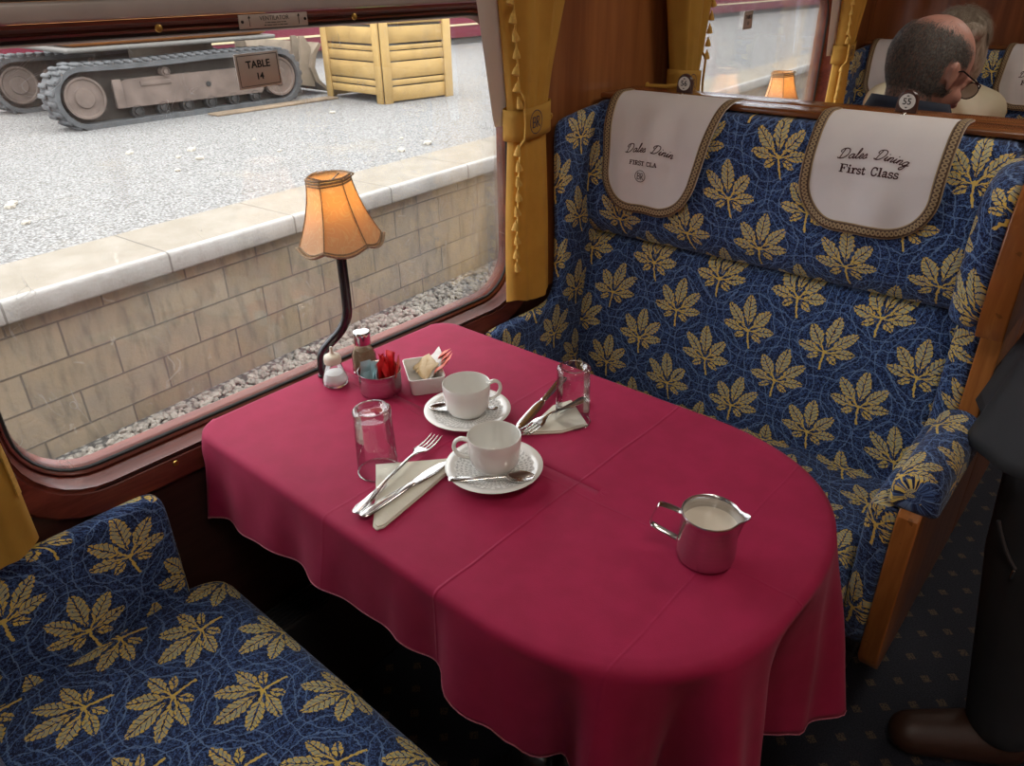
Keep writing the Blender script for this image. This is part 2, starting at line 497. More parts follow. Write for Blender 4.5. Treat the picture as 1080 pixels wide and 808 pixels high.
b = MB(); b.box((0.52, 2.80, 1.175), (0.98, 0.04, 2.35)); tag(b.build('wall_far', wood('bulkhead', (0.16, 0.045, 0.014), (0.30, 0.10, 0.032), 'Z', 6, 0.35, 0.3), smooth=False), kind='structure')
b = MB(); b.box((1.325, 6.42, 1.175), (2.75, 0.04, 2.35)); tag(b.build('wall_back', veneer, smooth=False), kind='structure')
b = MB(); b.box((1.325, -4.22, 1.175), (2.75, 0.04, 2.35)); tag(b.build('wall_near', veneer, smooth=False), kind='structure')
# dark dado below the windows
b = MB(); b.box((0.032, 1.1, 0.353), (0.005, 10.2, 0.704)); tag(b.build('trim_1', wall_dark, smooth=False), kind='structure')

pane_m = glass_thin('window_glass', (0.97, 0.98, 0.98), 0.6, dirt=0.7)
def rrect(y0, y1, z0, z1, r, n=8):
    pts = []
    for cy, cz, a0 in ((y1 - r, z0 + r, -PI / 2), (y1 - r, z1 - r, 0), (y0 + r, z1 - r, PI / 2), (y0 + r, z0 + r, PI)):
        for k in range(n + 1):
            a = a0 + PI / 2 * k / n; pts.append((cy + r * math.cos(a), cz + r * math.sin(a)))
    return pts
def window(n, yc, x=0.0, sgn=1, detailed=True):
    root = thing('window_%d' % n, None, None, (x, yc, WB)); root['kind'] = 'structure'
    off = Vector((0, 0, WB))
    prof = [(-0.004, -0.03), (0.0, -0.012), (0.008, 0.001), (0.010, 0.002), (0.0105, -0.003), (0.0135, -0.003), (0.014, 0.006), (0.018, 0.014), (0.020, 0.0335), (0.022, 0.0315), (0.026, 0.0315), (0.028, 0.037), (0.040, 0.041), (0.054, 0.045), (0.062, 0.046), (0.066, 0.043), (0.068, 0.029)]
    b = MB(off); vs = []; n_ = None
    for o_, h in prof:
        P = rrect(-HW - o_, HW + o_, WB - o_, WT + o_, 0.10 + o_)
        n_ = len(P)
        for (y, z) in P:
            vs.append(((min(h, .033) if z > 1.340 else h) * sgn, y, min(z, 1.3600 if o_ > 0.01 else 9)))
    fs = []
    for j in range(len(prof) - 1):
        for i in range(n_):
            fs.append([j * n_ + i, j * n_ + (i + 1) % n_, (j + 1) * n_ + (i + 1) % n_, (j + 1) * n_ + i])
    b.add(vs, fs); b.build('timber_frame', mahog, root, sharp=35)
    b = MB(off); P = rrect(-HW - 0.004, HW + 0.004, WB - 0.004, WT + 0.004, 0.10)
    b.prism(P, -0.014, -0.009, 'X'); b.build('glass_pane', pane_m, root, smooth=False)
    # black rubber seal round the glass
    b = MB(off); b.tube([(-0.006 * 1.0, y, z) for y, z in P], 0.004, 6, closed=True); b.build('rubber_seal', rubber, root)
    # aluminium bar and the sliding ventilator above
    b = MB(off); b.box((0.016 * sgn, 0, 1.3725), (0.040, 2 * HW + 0.10, 0.024), 0.004); b.build('aluminium_bar', alu, root)
    b = MB(off)
    b.box((0.0, 0, 1.395), (0.05, 2 * HW + 0.04, 0.020), 0.003)
    b.box((0.0, 0, 1.615), (0.05, 2 * HW + 0.04, 0.05), 0.003)
    for yy in (-HW - 0.01, HW + 0.01): b.box((0, yy, 1.50), (0.05, 0.03, 0.28), 0.003)
    for yy in (-0.30, 0.25): b.box((0.0, yy, 1.50), (0.03, 0.10, 0.22), 0.004)
    b.build('ventilator_frame', plain('dark_frame', (0.07, 0.06, 0.05), 0.5), root)
    b = MB(off)
    for yy, w in ((-0.30, 0.006), (-0.36, 0.006), (-0.24, 0.006), (0.31, 0.006), (0.19, 0.006)): b.box((0.017 * sgn, yy, 1.50), (0.006, 0.008, 0.20), 0.001)
    b.build('ventilator_trim', plain('light_trim', (0.55, 0.52, 0.47), 0.4), root)
    b = MB(off); b.box((-0.008, 0, 1.50), (0.004, 2 * HW, 0.20)); b.build('ventilator_glass', pane_m, root, smooth=False)
    if detailed:
        for yy in (-0.44, -0.215, 0.125, 0.45):
            s_ = MB(off); s_.lathe([(0.0055, 0), (0.005, 0.002), (0.002, 0.003), (0, 0.003)], (0, 0, 0), 12, Matrix.Translation((0.036, yy, 1.3475)) @ Matrix.Rotation(PI / 2, 4, 'Y')); s_.build('brass_screw', brass, root)
        for yy, zz in ((-0.35, WB - 0.035), (-0.02, WB - 0.035), (0.30, WB - 0.035)):
            s_ = MB(off); s_.lathe([(0.005, 0), (0.0045, 0.002), (0.0, 0.0025)], (0, 0, 0), 12, Matrix.Translation((0.041, yy, zz)) @ Matrix.Rotation(PI / 2, 4, 'Y')); s_.build('brass_screw', brass, root)
        for zz in (1.2,):
            s_ = MB(off); s_.lathe([(0.005, 0), (0.0045, 0.002), (0.0, 0.0025)], (0, 0, 0), 12, Matrix.Translation((0.040, HW + 0.035, zz)) @ Matrix.Rotation(PI / 2, 4, 'Y')); s_.build('brass_screw', brass, root)
    return root
k = 1
for yc in (0.0, 1.82, -1.82, -3.64, 3.64, 5.46):
    window(k, yc, detailed=(k < 3)); k += 1
for yc in ALLW:
    window(k, yc, 2.62, -1, detailed=False); k += 1

# unseen ceiling fill lights, added to brighten the saloon
fill_m = plain('fill_diffuser', (0.9, 0.85, 0.75), 0.5, emis=(1.0, 0.86, 0.68), es=2.0, var=0.0)
for i, (lx, ly) in enumerate(((1.3, -0.6), (1.3, 1.2), (1.3, -2.4), (1.3, 3.0), (1.3, 4.8))):
    L = thing('ceiling_fill_light', 'unseen cream fill light added on the ceiling over the gangway' , 'lamp', (lx, ly, 2.35), group='ceiling fill lights added along the gangway')
    b = MB(); b.box((0, 0, -0.02), (0.26, 0.66, 0.04), 0.015); b.build('housing', brass, L)
    b = MB(); b.box((0, 0, -0.05), (0.22, 0.60, 0.03), 0.012); b.build('diffuser', fill_m, L)
    a = light('fill_glow', 'AREA', (0, 0, -0.075), (0, 0, 0), CEIL_W, (1.0, 0.93, 0.84), 0.22, 0.6); a.parent = L

# ================================================================== OUTSIDE
A0 = Vector((-3.077, 0.166, 0)); DIR = (Vector((-3.408, 4.246, 0)) - A0).normalized(); OUT = Vector((-DIR.y, DIR.x, 0))
if OUT.x > 0: OUT = -OUT
def PL(s_, t, z): q = A0 + DIR * s_ + OUT * t; return (q.x, q.y, z)
S0, S1 = -9.0, 60.0
# track bed
m, nt, p = new_mat('ballast_bed'); oc = coord(nt)
vo = nt.nodes.new('ShaderNodeTexVoronoi'); vo.inputs['Scale'].default_value = 24; nt.links.new(oc, vo.inputs['Vector'])
c = mixc(nt, X(nt, vo.outputs['Distance']).sstep(0.1, 0.6), (0.30, 0.285, 0.26), (0.07, 0.065, 0.06))
nt.links.new(c, p.inputs['Base Color']); setin(p, Roughness=0.95); nt.links.new(bump(nt, X(nt, vo.outputs['Distance']) * -1.0, 0.9, 0.03), p.inputs['Normal'])
b = MB(); b.grid(lambda a, c_: (-6 + a * 14, -12 + c_ * 60, -0.98), 8, 8); bed = b.build('ground_bed', m); tag(bed, kind='structure')
# loose stones
stone_m, nt, p = new_mat('ballast_stone')
oi = nt.nodes.new('ShaderNodeNewGeometry')
f = X(nt, oi.outputs['Random Per Island'])
c = mixc(nt, f, (0.31, 0.28, 0.24), (0.16, 0.145, 0.125)); c = mixc(nt, noise_x(nt, coord(nt), 30, 3).sstep(.4, .7) * 0.3, c, (0.40, 0.375, 0.33))
nt.links.new(c, p.inputs['Base Color']); setin(p, Roughness=0.9)
b = MB(); rnd = random.Random(3)
bmi = bmesh.new(); bmesh.ops.create_icosphere(bmi, subdivisions=1, radius=1.0); IV = [v.co.copy() for v in bmi.verts]; bmi.verts.index_update(); IF = [[v.index for v in f_.verts] for f_ in bmi.faces]; bmi.free()
for i in range(15000):
    s_ = rnd.uniform(-1.2, 9.5) if i < 12000 else rnd.uniform(2, 16); t = -rnd.uniform(0.0, 0.95 + 0.02 * s_) if s_ < 5 else -rnd.uniform(0, 0.6)
    r = rnd.uniform(0.013, 0.032)
    x, y, z = PL(s_, t, -0.975 + rnd.uniform(0.0, 0.03) - 0.03 * abs(s_) * 0)
    R = Matrix.Rotation(rnd.uniform(0, 6.28), 4, 'Z') @ Matrix.Rotation(rnd.uniform(0, 6.28), 4, 'X')
    sc = (rnd.uniform(.8, 1.4), rnd.uniform(.7, 1.1), rnd.uniform(.5, .9))
    b.add([(R @ Vector((v.x * sc[0] * rnd.uniform(.8, 1.15), v.y * sc[1] * rnd.uniform(.8, 1.15), v.z * sc[2])) * r + Vector((x, y, z))) for v in IV], IF)
tag(b.build('ballast_stones', stone_m, smooth=False, fixn=False), 'pale grey ballast stones lying along the foot of the platform wall', 'gravel', kind='stuff')
# platform wall of stone blocks
m, nt, p = new_mat('platform_blocks'); uvv = coord(nt, 'UV')
br = nt.nodes.new('ShaderNodeTexBrick'); nt.links.new(uvv, br.inputs['Vector'])
br.offset = 0.5; br.inputs['Scale'].default_value = 1.0; br.inputs['Brick Width'].default_value = 0.52; br.inputs['Row Height'].default_value = 0.215
br.inputs['Mortar Size'].default_value = 0.007; br.inputs['Mortar Smooth'].default_value = 0.3
br.inputs['Color1'].default_value = (0.25, 0.195, 0.125, 1); br.inputs['Color2'].default_value = (0.31, 0.255, 0.18, 1); br.inputs['Mortar'].default_value = (0.11, 0.09, 0.07, 1)
n1 = noise_x(nt, uvv, 3.5, 6, 0.7).sstep(0.35, 0.7); n2 = noise_x(nt, coord(nt, 'UV', scale=(1, 0.25, 1)), 14, 4, 0.6).sstep(0.45, 0.72)
c = mixc(nt, n1 * 0.55, br.outputs['Color'], (0.20, 0.185, 0.16)); c = mixc(nt, n2 * 0.6, c, (0.10, 0.09, 0.075))
c = mixc(nt, noise_x(nt, uvv, 5, 4, .7, 1.0).gt(0.66) * 0.45, c, (0.38, 0.365, 0.32))
nt.links.new(c, p.inputs['Base Color']); setin(p, Roughness=0.9)
nt.links.new(bump(nt, X(nt, br.outputs['Fac']) * -1.0 + noise_x(nt, uvv, 40, 4) * 0.4, 0.5, 0.02), p.inputs['Normal'])
b = MB()
b.grid(lambda a, c_: PL(S0 + (S1 - S0) * a, 0.09, -1.0 + c_ * 0.90), 60, 2, lambda a, c_: (S0 + (S1 - S0) * a, -1.0 + c_ * 0.9))
pw = b.build('platform_wall', m, smooth=False); tag(pw, kind='structure')
# coping: white edge + buff slabs
def coping_mat(name, c1, c2, dark):
    m, nt, p = new_mat(name); oc = coord(nt); uvv = coord(nt, 'UV')
    sx = nt.nodes.new('ShaderNodeSeparateXYZ'); nt.links.new(uvv, sx.inputs[0])
    j = ((X(nt, sx.outputs[0]) * (1 / 0.92)).fract() - 0.5).abs().gt(0.493)
    c = mixc(nt, noise_x(nt, oc, 4, 6, .65).sstep(.35, .7), c1, c2)
    c = mixc(nt, noise_x(nt, oc, 15, 5, .7).sstep(.55, .8) * 0.6, c, dark)
    c = mixc(nt, j * 0.7, c, tuple(x * 0.5 for x in dark))
    nt.links.new(c, p.inputs['Base Color']); setin(p, Roughness=0.85); nt.links.new(bump(nt, noise_x(nt, oc, 60, 4), 0.35, 0.01), p.inputs['Normal'])
    return m
white_edge = coping_mat('platform_white_edge', (0.37, 0.365, 0.35), (0.28, 0.27, 0.25), (0.18, 0.165, 0.145))
buff = coping_mat('platform_slab', (0.185, 0.16, 0.125), (0.225, 0.20, 0.165), (0.13, 0.115, 0.10))
b = MB(); pr = [(0.10, -0.118), (0.006, -0.118), (0.0, -0.108), (0.0, -0.016), (0.006, -0.004), (0.016, 0.003), (0.030, 0.004), (0.040, 0.004)]
b.grid(lambda a, c_: PL(S0 + (S1 - S0) * a, *pr[min(int(round(c_ * 7)), 7)]), 120, 7, lambda a, c_: (S0 + (S1 - S0) * a, c_))
tag(b.build('platform_edge', white_edge, smooth=True, sharp=60), kind='structure')
b = MB(); b.grid(lambda a, c_: PL(S0 + (S1 - S0) * a, 0.040 + c_ * 0.57, 0.004), 120, 2, lambda a, c_: (S0 + (S1 - S0) * a, c_)); tag(b.build('platform_paving', buff, smooth=False), kind='structure')
# gravel
m, nt, p = new_mat('pale_gravel'); oc = coord(nt)
vo = nt.nodes.new('ShaderNodeTexVoronoi'); vo.inputs['Scale'].default_value = 55; nt.links.new(oc, vo.inputs['Vector'])
cell = X(nt, vo.outputs['Distance'])
sepc = nt.nodes.new('ShaderNodeSeparateColor'); nt.links.new(vo.outputs['Color'], sepc.inputs[0])
c = mixc(nt, X(nt, sepc.outputs[0]), (0.33, 0.325, 0.32), (0.21, 0.21, 0.205))
c = mixc(nt, cell.sstep(0.35, 0.75), c, (0.12, 0.115, 0.11))
c = mixc(nt, noise_x(nt, oc, 0.9, 5, .6).sstep(.56, .75) * 0.45, c, (0.29, 0.25, 0.19))
nt.links.new(c, p.inputs['Base Color']); setin(p, Roughness=0.95); nt.links.new(bump(nt, cell * -1.0, 0.9, 0.02), p.inputs['Normal'])
b = MB(); b.grid(lambda a, c_: PL(S0 + (S1 - S0) * a, 0.605 + c_ * 26, 0.0), 10, 10); tag(b.build('gravel_ground', m), kind='structure')
b = MB(); rnd = random.Random(5)
for i in range(22):
    s_, t = rnd.uniform(-1, 5), rnd.uniform(0.8, 3.2)
    r = rnd.uniform(0.015, 0.05); x, y, z = PL(s_, t, r * .3)
    b.add([(v.x * r * rnd.uniform(.8, 1.2) + x, v.y * r * rnd.uniform(.8, 1.2) + y, v.z * r * .6 + z) for v in IV], IF)
tag(b.build('loose_stones', plain('limestone', (0.42, 0.39, 0.33), 0.9), smooth=False), 'scattered larger buff stones on the pale gravel', 'stone', kind='stuff')

b = MB(); b.box((6.2, 1, 1.2), (0.5, 34, 5.0)); tag(b.build('wall_light_blocker', plain('blocker_brick', (0.24, 0.12, 0.08), 0.9, scale=4), smooth=False), kind='structure')  # unseen wall added outside to cut daylight through the right-hand windows
# ---- maroon railway coach in the background
t = thing('railway_coach', 'long maroon railway coach standing beyond the gravel yard', 'train', (-15.3, 20, 0))
off = Vector((-15.3, 20, 0)); maroon = plain('maroon_paint', (0.16, 0.014, 0.036), 0.3, 0, 0.15, 3, coat=0.4)
b = MB(off); pr = [(-16.6, 0.15), (-14.05, 0.15), (-14.0, 0.3), (-14.0, 2.2), (-14.1, 2.6), (-14.6, 3.0), (-15.3, 3.1), (-16.0, 3.0), (-16.6, 2.4)]
b.prism(pr, -6, 46, 'Y'); b.build('body', maroon, t, sharp=30)
b = MB(off); b.box((-15.3, 20, -0.0), (2.2, 50, 0.28)); 
b.build('underframe', plain('underframe_grey', (0.10, 0.10, 0.10), 0.8), t, smooth=False)
for yy in range(-4, 46, 3):
    b = MB(off); b.box((-13.995, yy + 1.5, 1.7), (0.03, 1.5, 0.8), 0.05); b.build('window', plain('dark_glass', (0.03, 0.035, 0.04), 0.05), t)
for yy in (-3, 0, 11, 14, 26, 29, 40, 43):
    b = MB(off); b.lathe([(0.0, -.06), (0.42, -.06), (0.42, .06), (0.0, .06)], (0, 0, 0), 24, Matrix.Translation((-14.3, yy, -0.1)) @ Matrix.Rotation(PI / 2, 4, 'Y')); b.build('wheel', plain('rust', (0.14, 0.09, 0.06), 0.8), t, sharp=40)
b = MB(off); b.box((-13.98, 20, 0.42), (0.03, 52, 0.035)); b.build('lining_strip', plain('cream_line', (0.6, 0.5, 0.3), .5), t, smooth=False)
t.location.x += 1.7

# ---- tracked excavator
grey_rub = plain('dusty_rubber', (0.085, 0.09, 0.095), 0.85, 0, 0.35, 9)
mud = plain('muddy_steel', (0.16, 0.12, 0.10), 0.8, 0, 0.35, 6, bmp=0.4, bscale=40)
mud2 = plain('pale_mud', (0.26, 0.215, 0.16), 0.85, 0, 0.3, 5)
orange = plain('orange_paint', (0.42, 0.16, 0.04), 0.5, 0, 0.3, 4)
ex = thing('excavator', 'dusty tracked excavator with grey rubber tracks parked on the gravel', 'excavator', (-9.0, 4.2, 0))
eo = Vector((-9.0, 4.2, 0))
def track_loop(y0, y1, z0, r, n=14, rise=0.0):
    P = []
    for k in range(n + 1):
        a = PI / 2 + PI * k / n; P.append((y0 + r * math.cos(a), z0 + r + r * math.sin(a)))
    for k in range(1, 13): P.append((y0 + (y1 - y0) * k / 13, z0))
    for k in range(n + 1):
        a = -PI / 2 + PI * k / n; P.append((y1 + r * 0.95 * math.cos(a), z0 + r + r * math.sin(a)))
    for k in range(1, 13):
        q = k / 13; P.append((y1 + (y0 - y1) * q, z0 + 2 * r + 0.035 * math.sin(q * PI * 2) * 0.3))
    return P
def ex_track(xo, xi):
    tr = MB(eo)
    y0, y1, r = 2.62, 5.02, 0.315
    A = track_loop(y0, y1, 0.0, r); B = track_loop(y0, y1, 0.05, r - 0.05)
    n = len(A); vs = []
    for (y, z) in A: vs += [(xo, y, z), (xi, y, z)]
    for (y, z) in B: vs += [(xo, y, z), (xi, y, z)]
    fs = []
    for i in range(n):
        j = (i + 1) % n
        fs += [[2 * i, 2 * j, 2 * j + 1, 2 * i + 1], [2 * n + 2 * i, 2 * n + 2 * i + 1, 2 * n + 2 * j + 1, 2 * n + 2 * j],
               [2 * i, 2 * n + 2 * i, 2 * n + 2 * j, 2 * j], [2 * i + 1, 2 * j + 1, 2 * n + 2 * j + 1, 2 * n + 2 * i + 1]]
    tr.add(vs, fs); T = tr.build('rubber_track', grey_rub, ex, sharp=40)
    lg = MB(eo); pts = []
    # lugs spaced along loop
    acc = 0; step = 0.105; AA = A + [A[0]]; d = 0
    for i in range(n):
        p0, p1 = Vector(AA[i]), Vector(AA[i + 1]); L = (p1 - p0).length
        if L < 1e-6: continue
        while d < L:
            q = p0 + (p1 - p0) * (d / L); tt = (p1 - p0).normalized(); nn = Vector((tt.y, -tt.x))
            c = sum((Vector(a) for a in A), Vector((0, 0))) / n
            if nn.dot(q - c) < 0: nn = -nn
            ang = math.atan2(tt.y, tt.x)
            w = abs(xo - xi)
            lg.box((0, 0, 0), (w * 0.47, 0.05, 0.03), 0.006, 1, Matrix.Translation((xo + (xi - xo) * (0.25), q.x + nn.x * 0.012, q.y + nn.y * 0.012)) @ Matrix.Rotation(ang, 4, 'X'))
            q2 = q + tt * 0.045
            lg.box((0, 0, 0), (w * 0.47, 0.05, 0.03), 0.006, 1, Matrix.Translation((xo + (xi - xo) * (0.75), q2.x + nn.x * 0.012, q2.y + nn.y * 0.012)) @ Matrix.Rotation(ang, 4, 'X'))
            d += step
        d -= L
    l_ = lg.build('tread_lugs', grey_rub, T)
    inner = MB(eo)
    for i in range(0, n):
        pass
    def disc(nm, y, z, r_, x_, th, mat_, prof=None):
        w = MB(eo); sg = 1
        w.lathe(prof or [(0, th), (r_ * .45, th), (r_ * .5, th * .6), (r_ * .85, th * .6), (r_ * .9, th), (r_, th), (r_, -th), (0, -th)], (0, 0, 0), 28, Matrix.Translation((x_, y, z)) @ Matrix.Rotation(PI / 2, 4, 'Y'))
        return w.build(nm, mat_, ex, sharp=35)
    xc = (xo + xi) / 2; xf = xo - 0.09
    disc('sprocket', y0 + 0.0, r, 0.215, xf, 0.05, mud); disc('idler_wheel', y1, r, 0.23, xf, 0.05, mud)
    for yy in (3.15, 3.45, 3.75, 4.05, 4.35, 4.65): disc('roller', yy, 0.115, 0.07, xf - 0.02, 0.05, rubber)
    disc('top_roller', 3.55, 0.50, 0.05, xf + 0.01, 0.05, mud)
    f_ = MB(eo)
    f_.prism([(2.95, 0.17), (4.75, 0.15), (4.85, 0.30), (4.75, 0.46), (3.1, 0.46), (2.95, 0.42)], xf - 0.04, xf + 0.03, 'X')
    f_.box((xf + 0.035, 3.42, 0.40), (0.02, 0.36, 0.05), 0.005); f_.box((xf + 0.04, 2.98, 0.32), (0.03, 0.10, 0.30), 0.01)
    f_.build('track_frame', mud, ex, sharp=30)
    w_ = MB(eo); w_.prism([(p_[0], p_[1]) for p_ in track_loop(y0, y1, 0.04, r - 0.04)], xf - 0.16, xf - 0.10, 'X'); w_.build('inner_web', plain('dark_mud', (0.05, 0.043, 0.036), .9), ex, sharp=30)
    h = MB(eo); h.lathe([(0.03, 0), (0.03, 0.01), (0, 0.01)], (0, 0, 0), 14, Matrix.Translation((xf + 0.03, 4.05, 0.32)) @ Matrix.Rotation(PI / 2, 4, 'Y')); h.build('grease_port', rubber, ex)
ex_track(-7.82, -8.22); ex_track(-9.72, -10.12)
b = MB(eo); b.box((-8.95, 4.3, 0.40), (1.5, 1.6, 0.30), 0.04); b.build('undercarriage', plain('dark_mud', (0.10, 0.085, 0.07), .9), ex)
b = MB(eo); b.lathe([(0.0, 0), (0.5, 0), (0.5, 0.22), (0, 0.22)], (-8.95, 4.2, 0.54), 30); b.build('slew_ring', mud2, ex, sharp=40)
b = MB(eo); b.box((-8.95, 3.9, 1.12), (1.75, 2.5, 0.66), 0.12, 3); b.build('house', orange, ex)
b = MB(eo); b.box((-8.95, 3.9, 0.765), (1.8, 2.55, 0.05), 0.02); b.build('deck_skirt', plain('grey_skirt', (0.13, 0.125, 0.115), .6), ex)
b = MB(eo); b.box((-8.6, 4.3, 1.95), (0.95, 1.3, 1.4), 0.1, 3); b.build('cab', plain('cab_glass', (0.06, 0.07, 0.07), 0.1), ex)
b = MB(eo); b.prism([(5.0, 1.0), (5.2, 1.5), (6.6, 2.7), (6.9, 2.6), (5.6, 1.2), (5.3, 0.9)], -9.15, -8.9, 'X'); b.build('boom', orange, ex, sharp=20)
# dozer blade with its push arms
b = MB(eo)
pr = [(y_ - .42, z_ + .01) for y_, z_ in [(6.30, 0.02), (6.12, 0.16), (6.06, 0.34), (6.12, 0.52), (6.24, 0.64), (6.28, 0.62), (6.18, 0.50), (6.13, 0.34), (6.18, 0.18), (6.35, 0.02)]]
b.prism(pr, -9.95, -8.05, 'X'); bl = b.build('dozer_blade', mud2, ex, sharp=25)
for xx in (-8.12, -8.30, -9.7):
    b = MB(eo); b.prism([(y_ - .42, z_) for y_, z_ in [(5.9, 0.15), (6.13, 0.10), (6.13, 0.60), (6.05, 0.74), (5.98, 0.74), (5.96, 0.45), (5.85, 0.25)]], xx - 0.02, xx + 0.02, 'X'); b.build('blade_bracket', mud2, ex, sharp=25)
for xx in (-8.6, -9.3):
    b = MB(eo); b.box((xx, 5.25, 0.22), (0.14, 0.8, 0.14), 0.02); b.build('blade_arm', mud, ex, sharp=25)
b = MB(); b.box((-7.60, 4.75, 0.012), (0.22, 1.75, 0.02), 0.004); tag(b.build('timber_mat', plain('old_timber', (0.26, 0.19, 0.125), .85, 0, .4, 3)), 'muddy brown board lying on gravel under the excavator track', 'board')

# ---- wooden planter
pl_w = plain('new_timber', (0.43, 0.28, 0.095), 0.7, 0, 0.22, 4, bmp=0.2, bscale=30)
pt = thing('timber_planter', 'square slatted yellow timber planter standing on pale gravel', 'planter', (-7.15, 6.2, 0), rz=0.0)
po = Vector((-7.15, 6.2, 0))
cs = {'nr': (-6.62, 5.68), 'nl': (-7.77, 5.69), 'fr': (-6.48, 6.72), 'fl': (-7.63, 6.73)}
H = 1.0
def planter_side(a, c_, low):
    a = Vector(a); c_ = Vector(c_); d = (c_ - a); L = d.length; ang = math.atan2(d.y, d.x); mid = (a + c_) / 2
    zs = [(0.10 if low else 0.02, 0.19), (0.205, 0.27), (0.285, 0.475), (0.49, 0.60), (0.612, 0.665), (0.69, 0.875), (0.905, 0.99)]
    for z0, z1 in zs:
        s_ = MB(po); s_.box((mid.x, mid.y, (z0 + z1) / 2), (L - 0.08, 0.022, z1 - z0), 0.003, 1, rz=ang); s_.build('slat', pl_w, pt)
    for e, sg in ((a, 1), (c_, -1)):
        s_ = MB(po); q = e + d.normalized() * sg * 0.055
        nrm = Vector((d.y, -d.x)).normalized()
        ctr = sum((Vector(v) for v in cs.values()), Vector((0, 0))) / 4
        if nrm.dot(mid - ctr) < 0: nrm = -nrm
        q = q + nrm * 0.02
        s_.box((q.x, q.y, H / 2), (0.115, 0.03, H), 0.004, 1, rz=ang); s_.build('corner_post', pl_w, pt)
planter_side(cs['nl'], cs['nr'], True); planter_side(cs['nr'], cs['fr'], False); planter_side(cs['fl'], cs['fr'], False); planter_side(cs['nl'], cs['fl'], False)
b = MB(po); b.box((-7.125, 6.21, 0.5), (1.06, 0.96, 0.78), 0.01); b.build('dark_liner', plain('liner', (0.05, 0.06, 0.06), 0.8), pt)
b = MB(po); b.box((-7.125, 6.21, 0.90), (1.05, 0.95, 0.05), 0.01); sl = b.build('soil', plain('soil', (0.10, 0.07, 0.05), .95), pt)
b = MB(po); rnd = random.Random(9)
for i in range(500):
    x, y = rnd.uniform(-7.6, -6.7), rnd.uniform(5.8, 6.6); z = 0.92
    a = rnd.uniform(0, 6.28); l = rnd.uniform(0.08, 0.22); w = 0.012; dx, dy = math.cos(a), math.sin(a); lean = rnd.uniform(0, .08)
    b.add([(x - dy * w, y + dx * w, z), (x + dy * w, y - dx * w, z), (x + dx * lean, y + dy * lean, z + l)], [[0, 1, 2]])
tag(b.build('plants', plain('leaf_green', (0.16, 0.28, 0.06), .7), pt, fixn=False), kind='stuff')

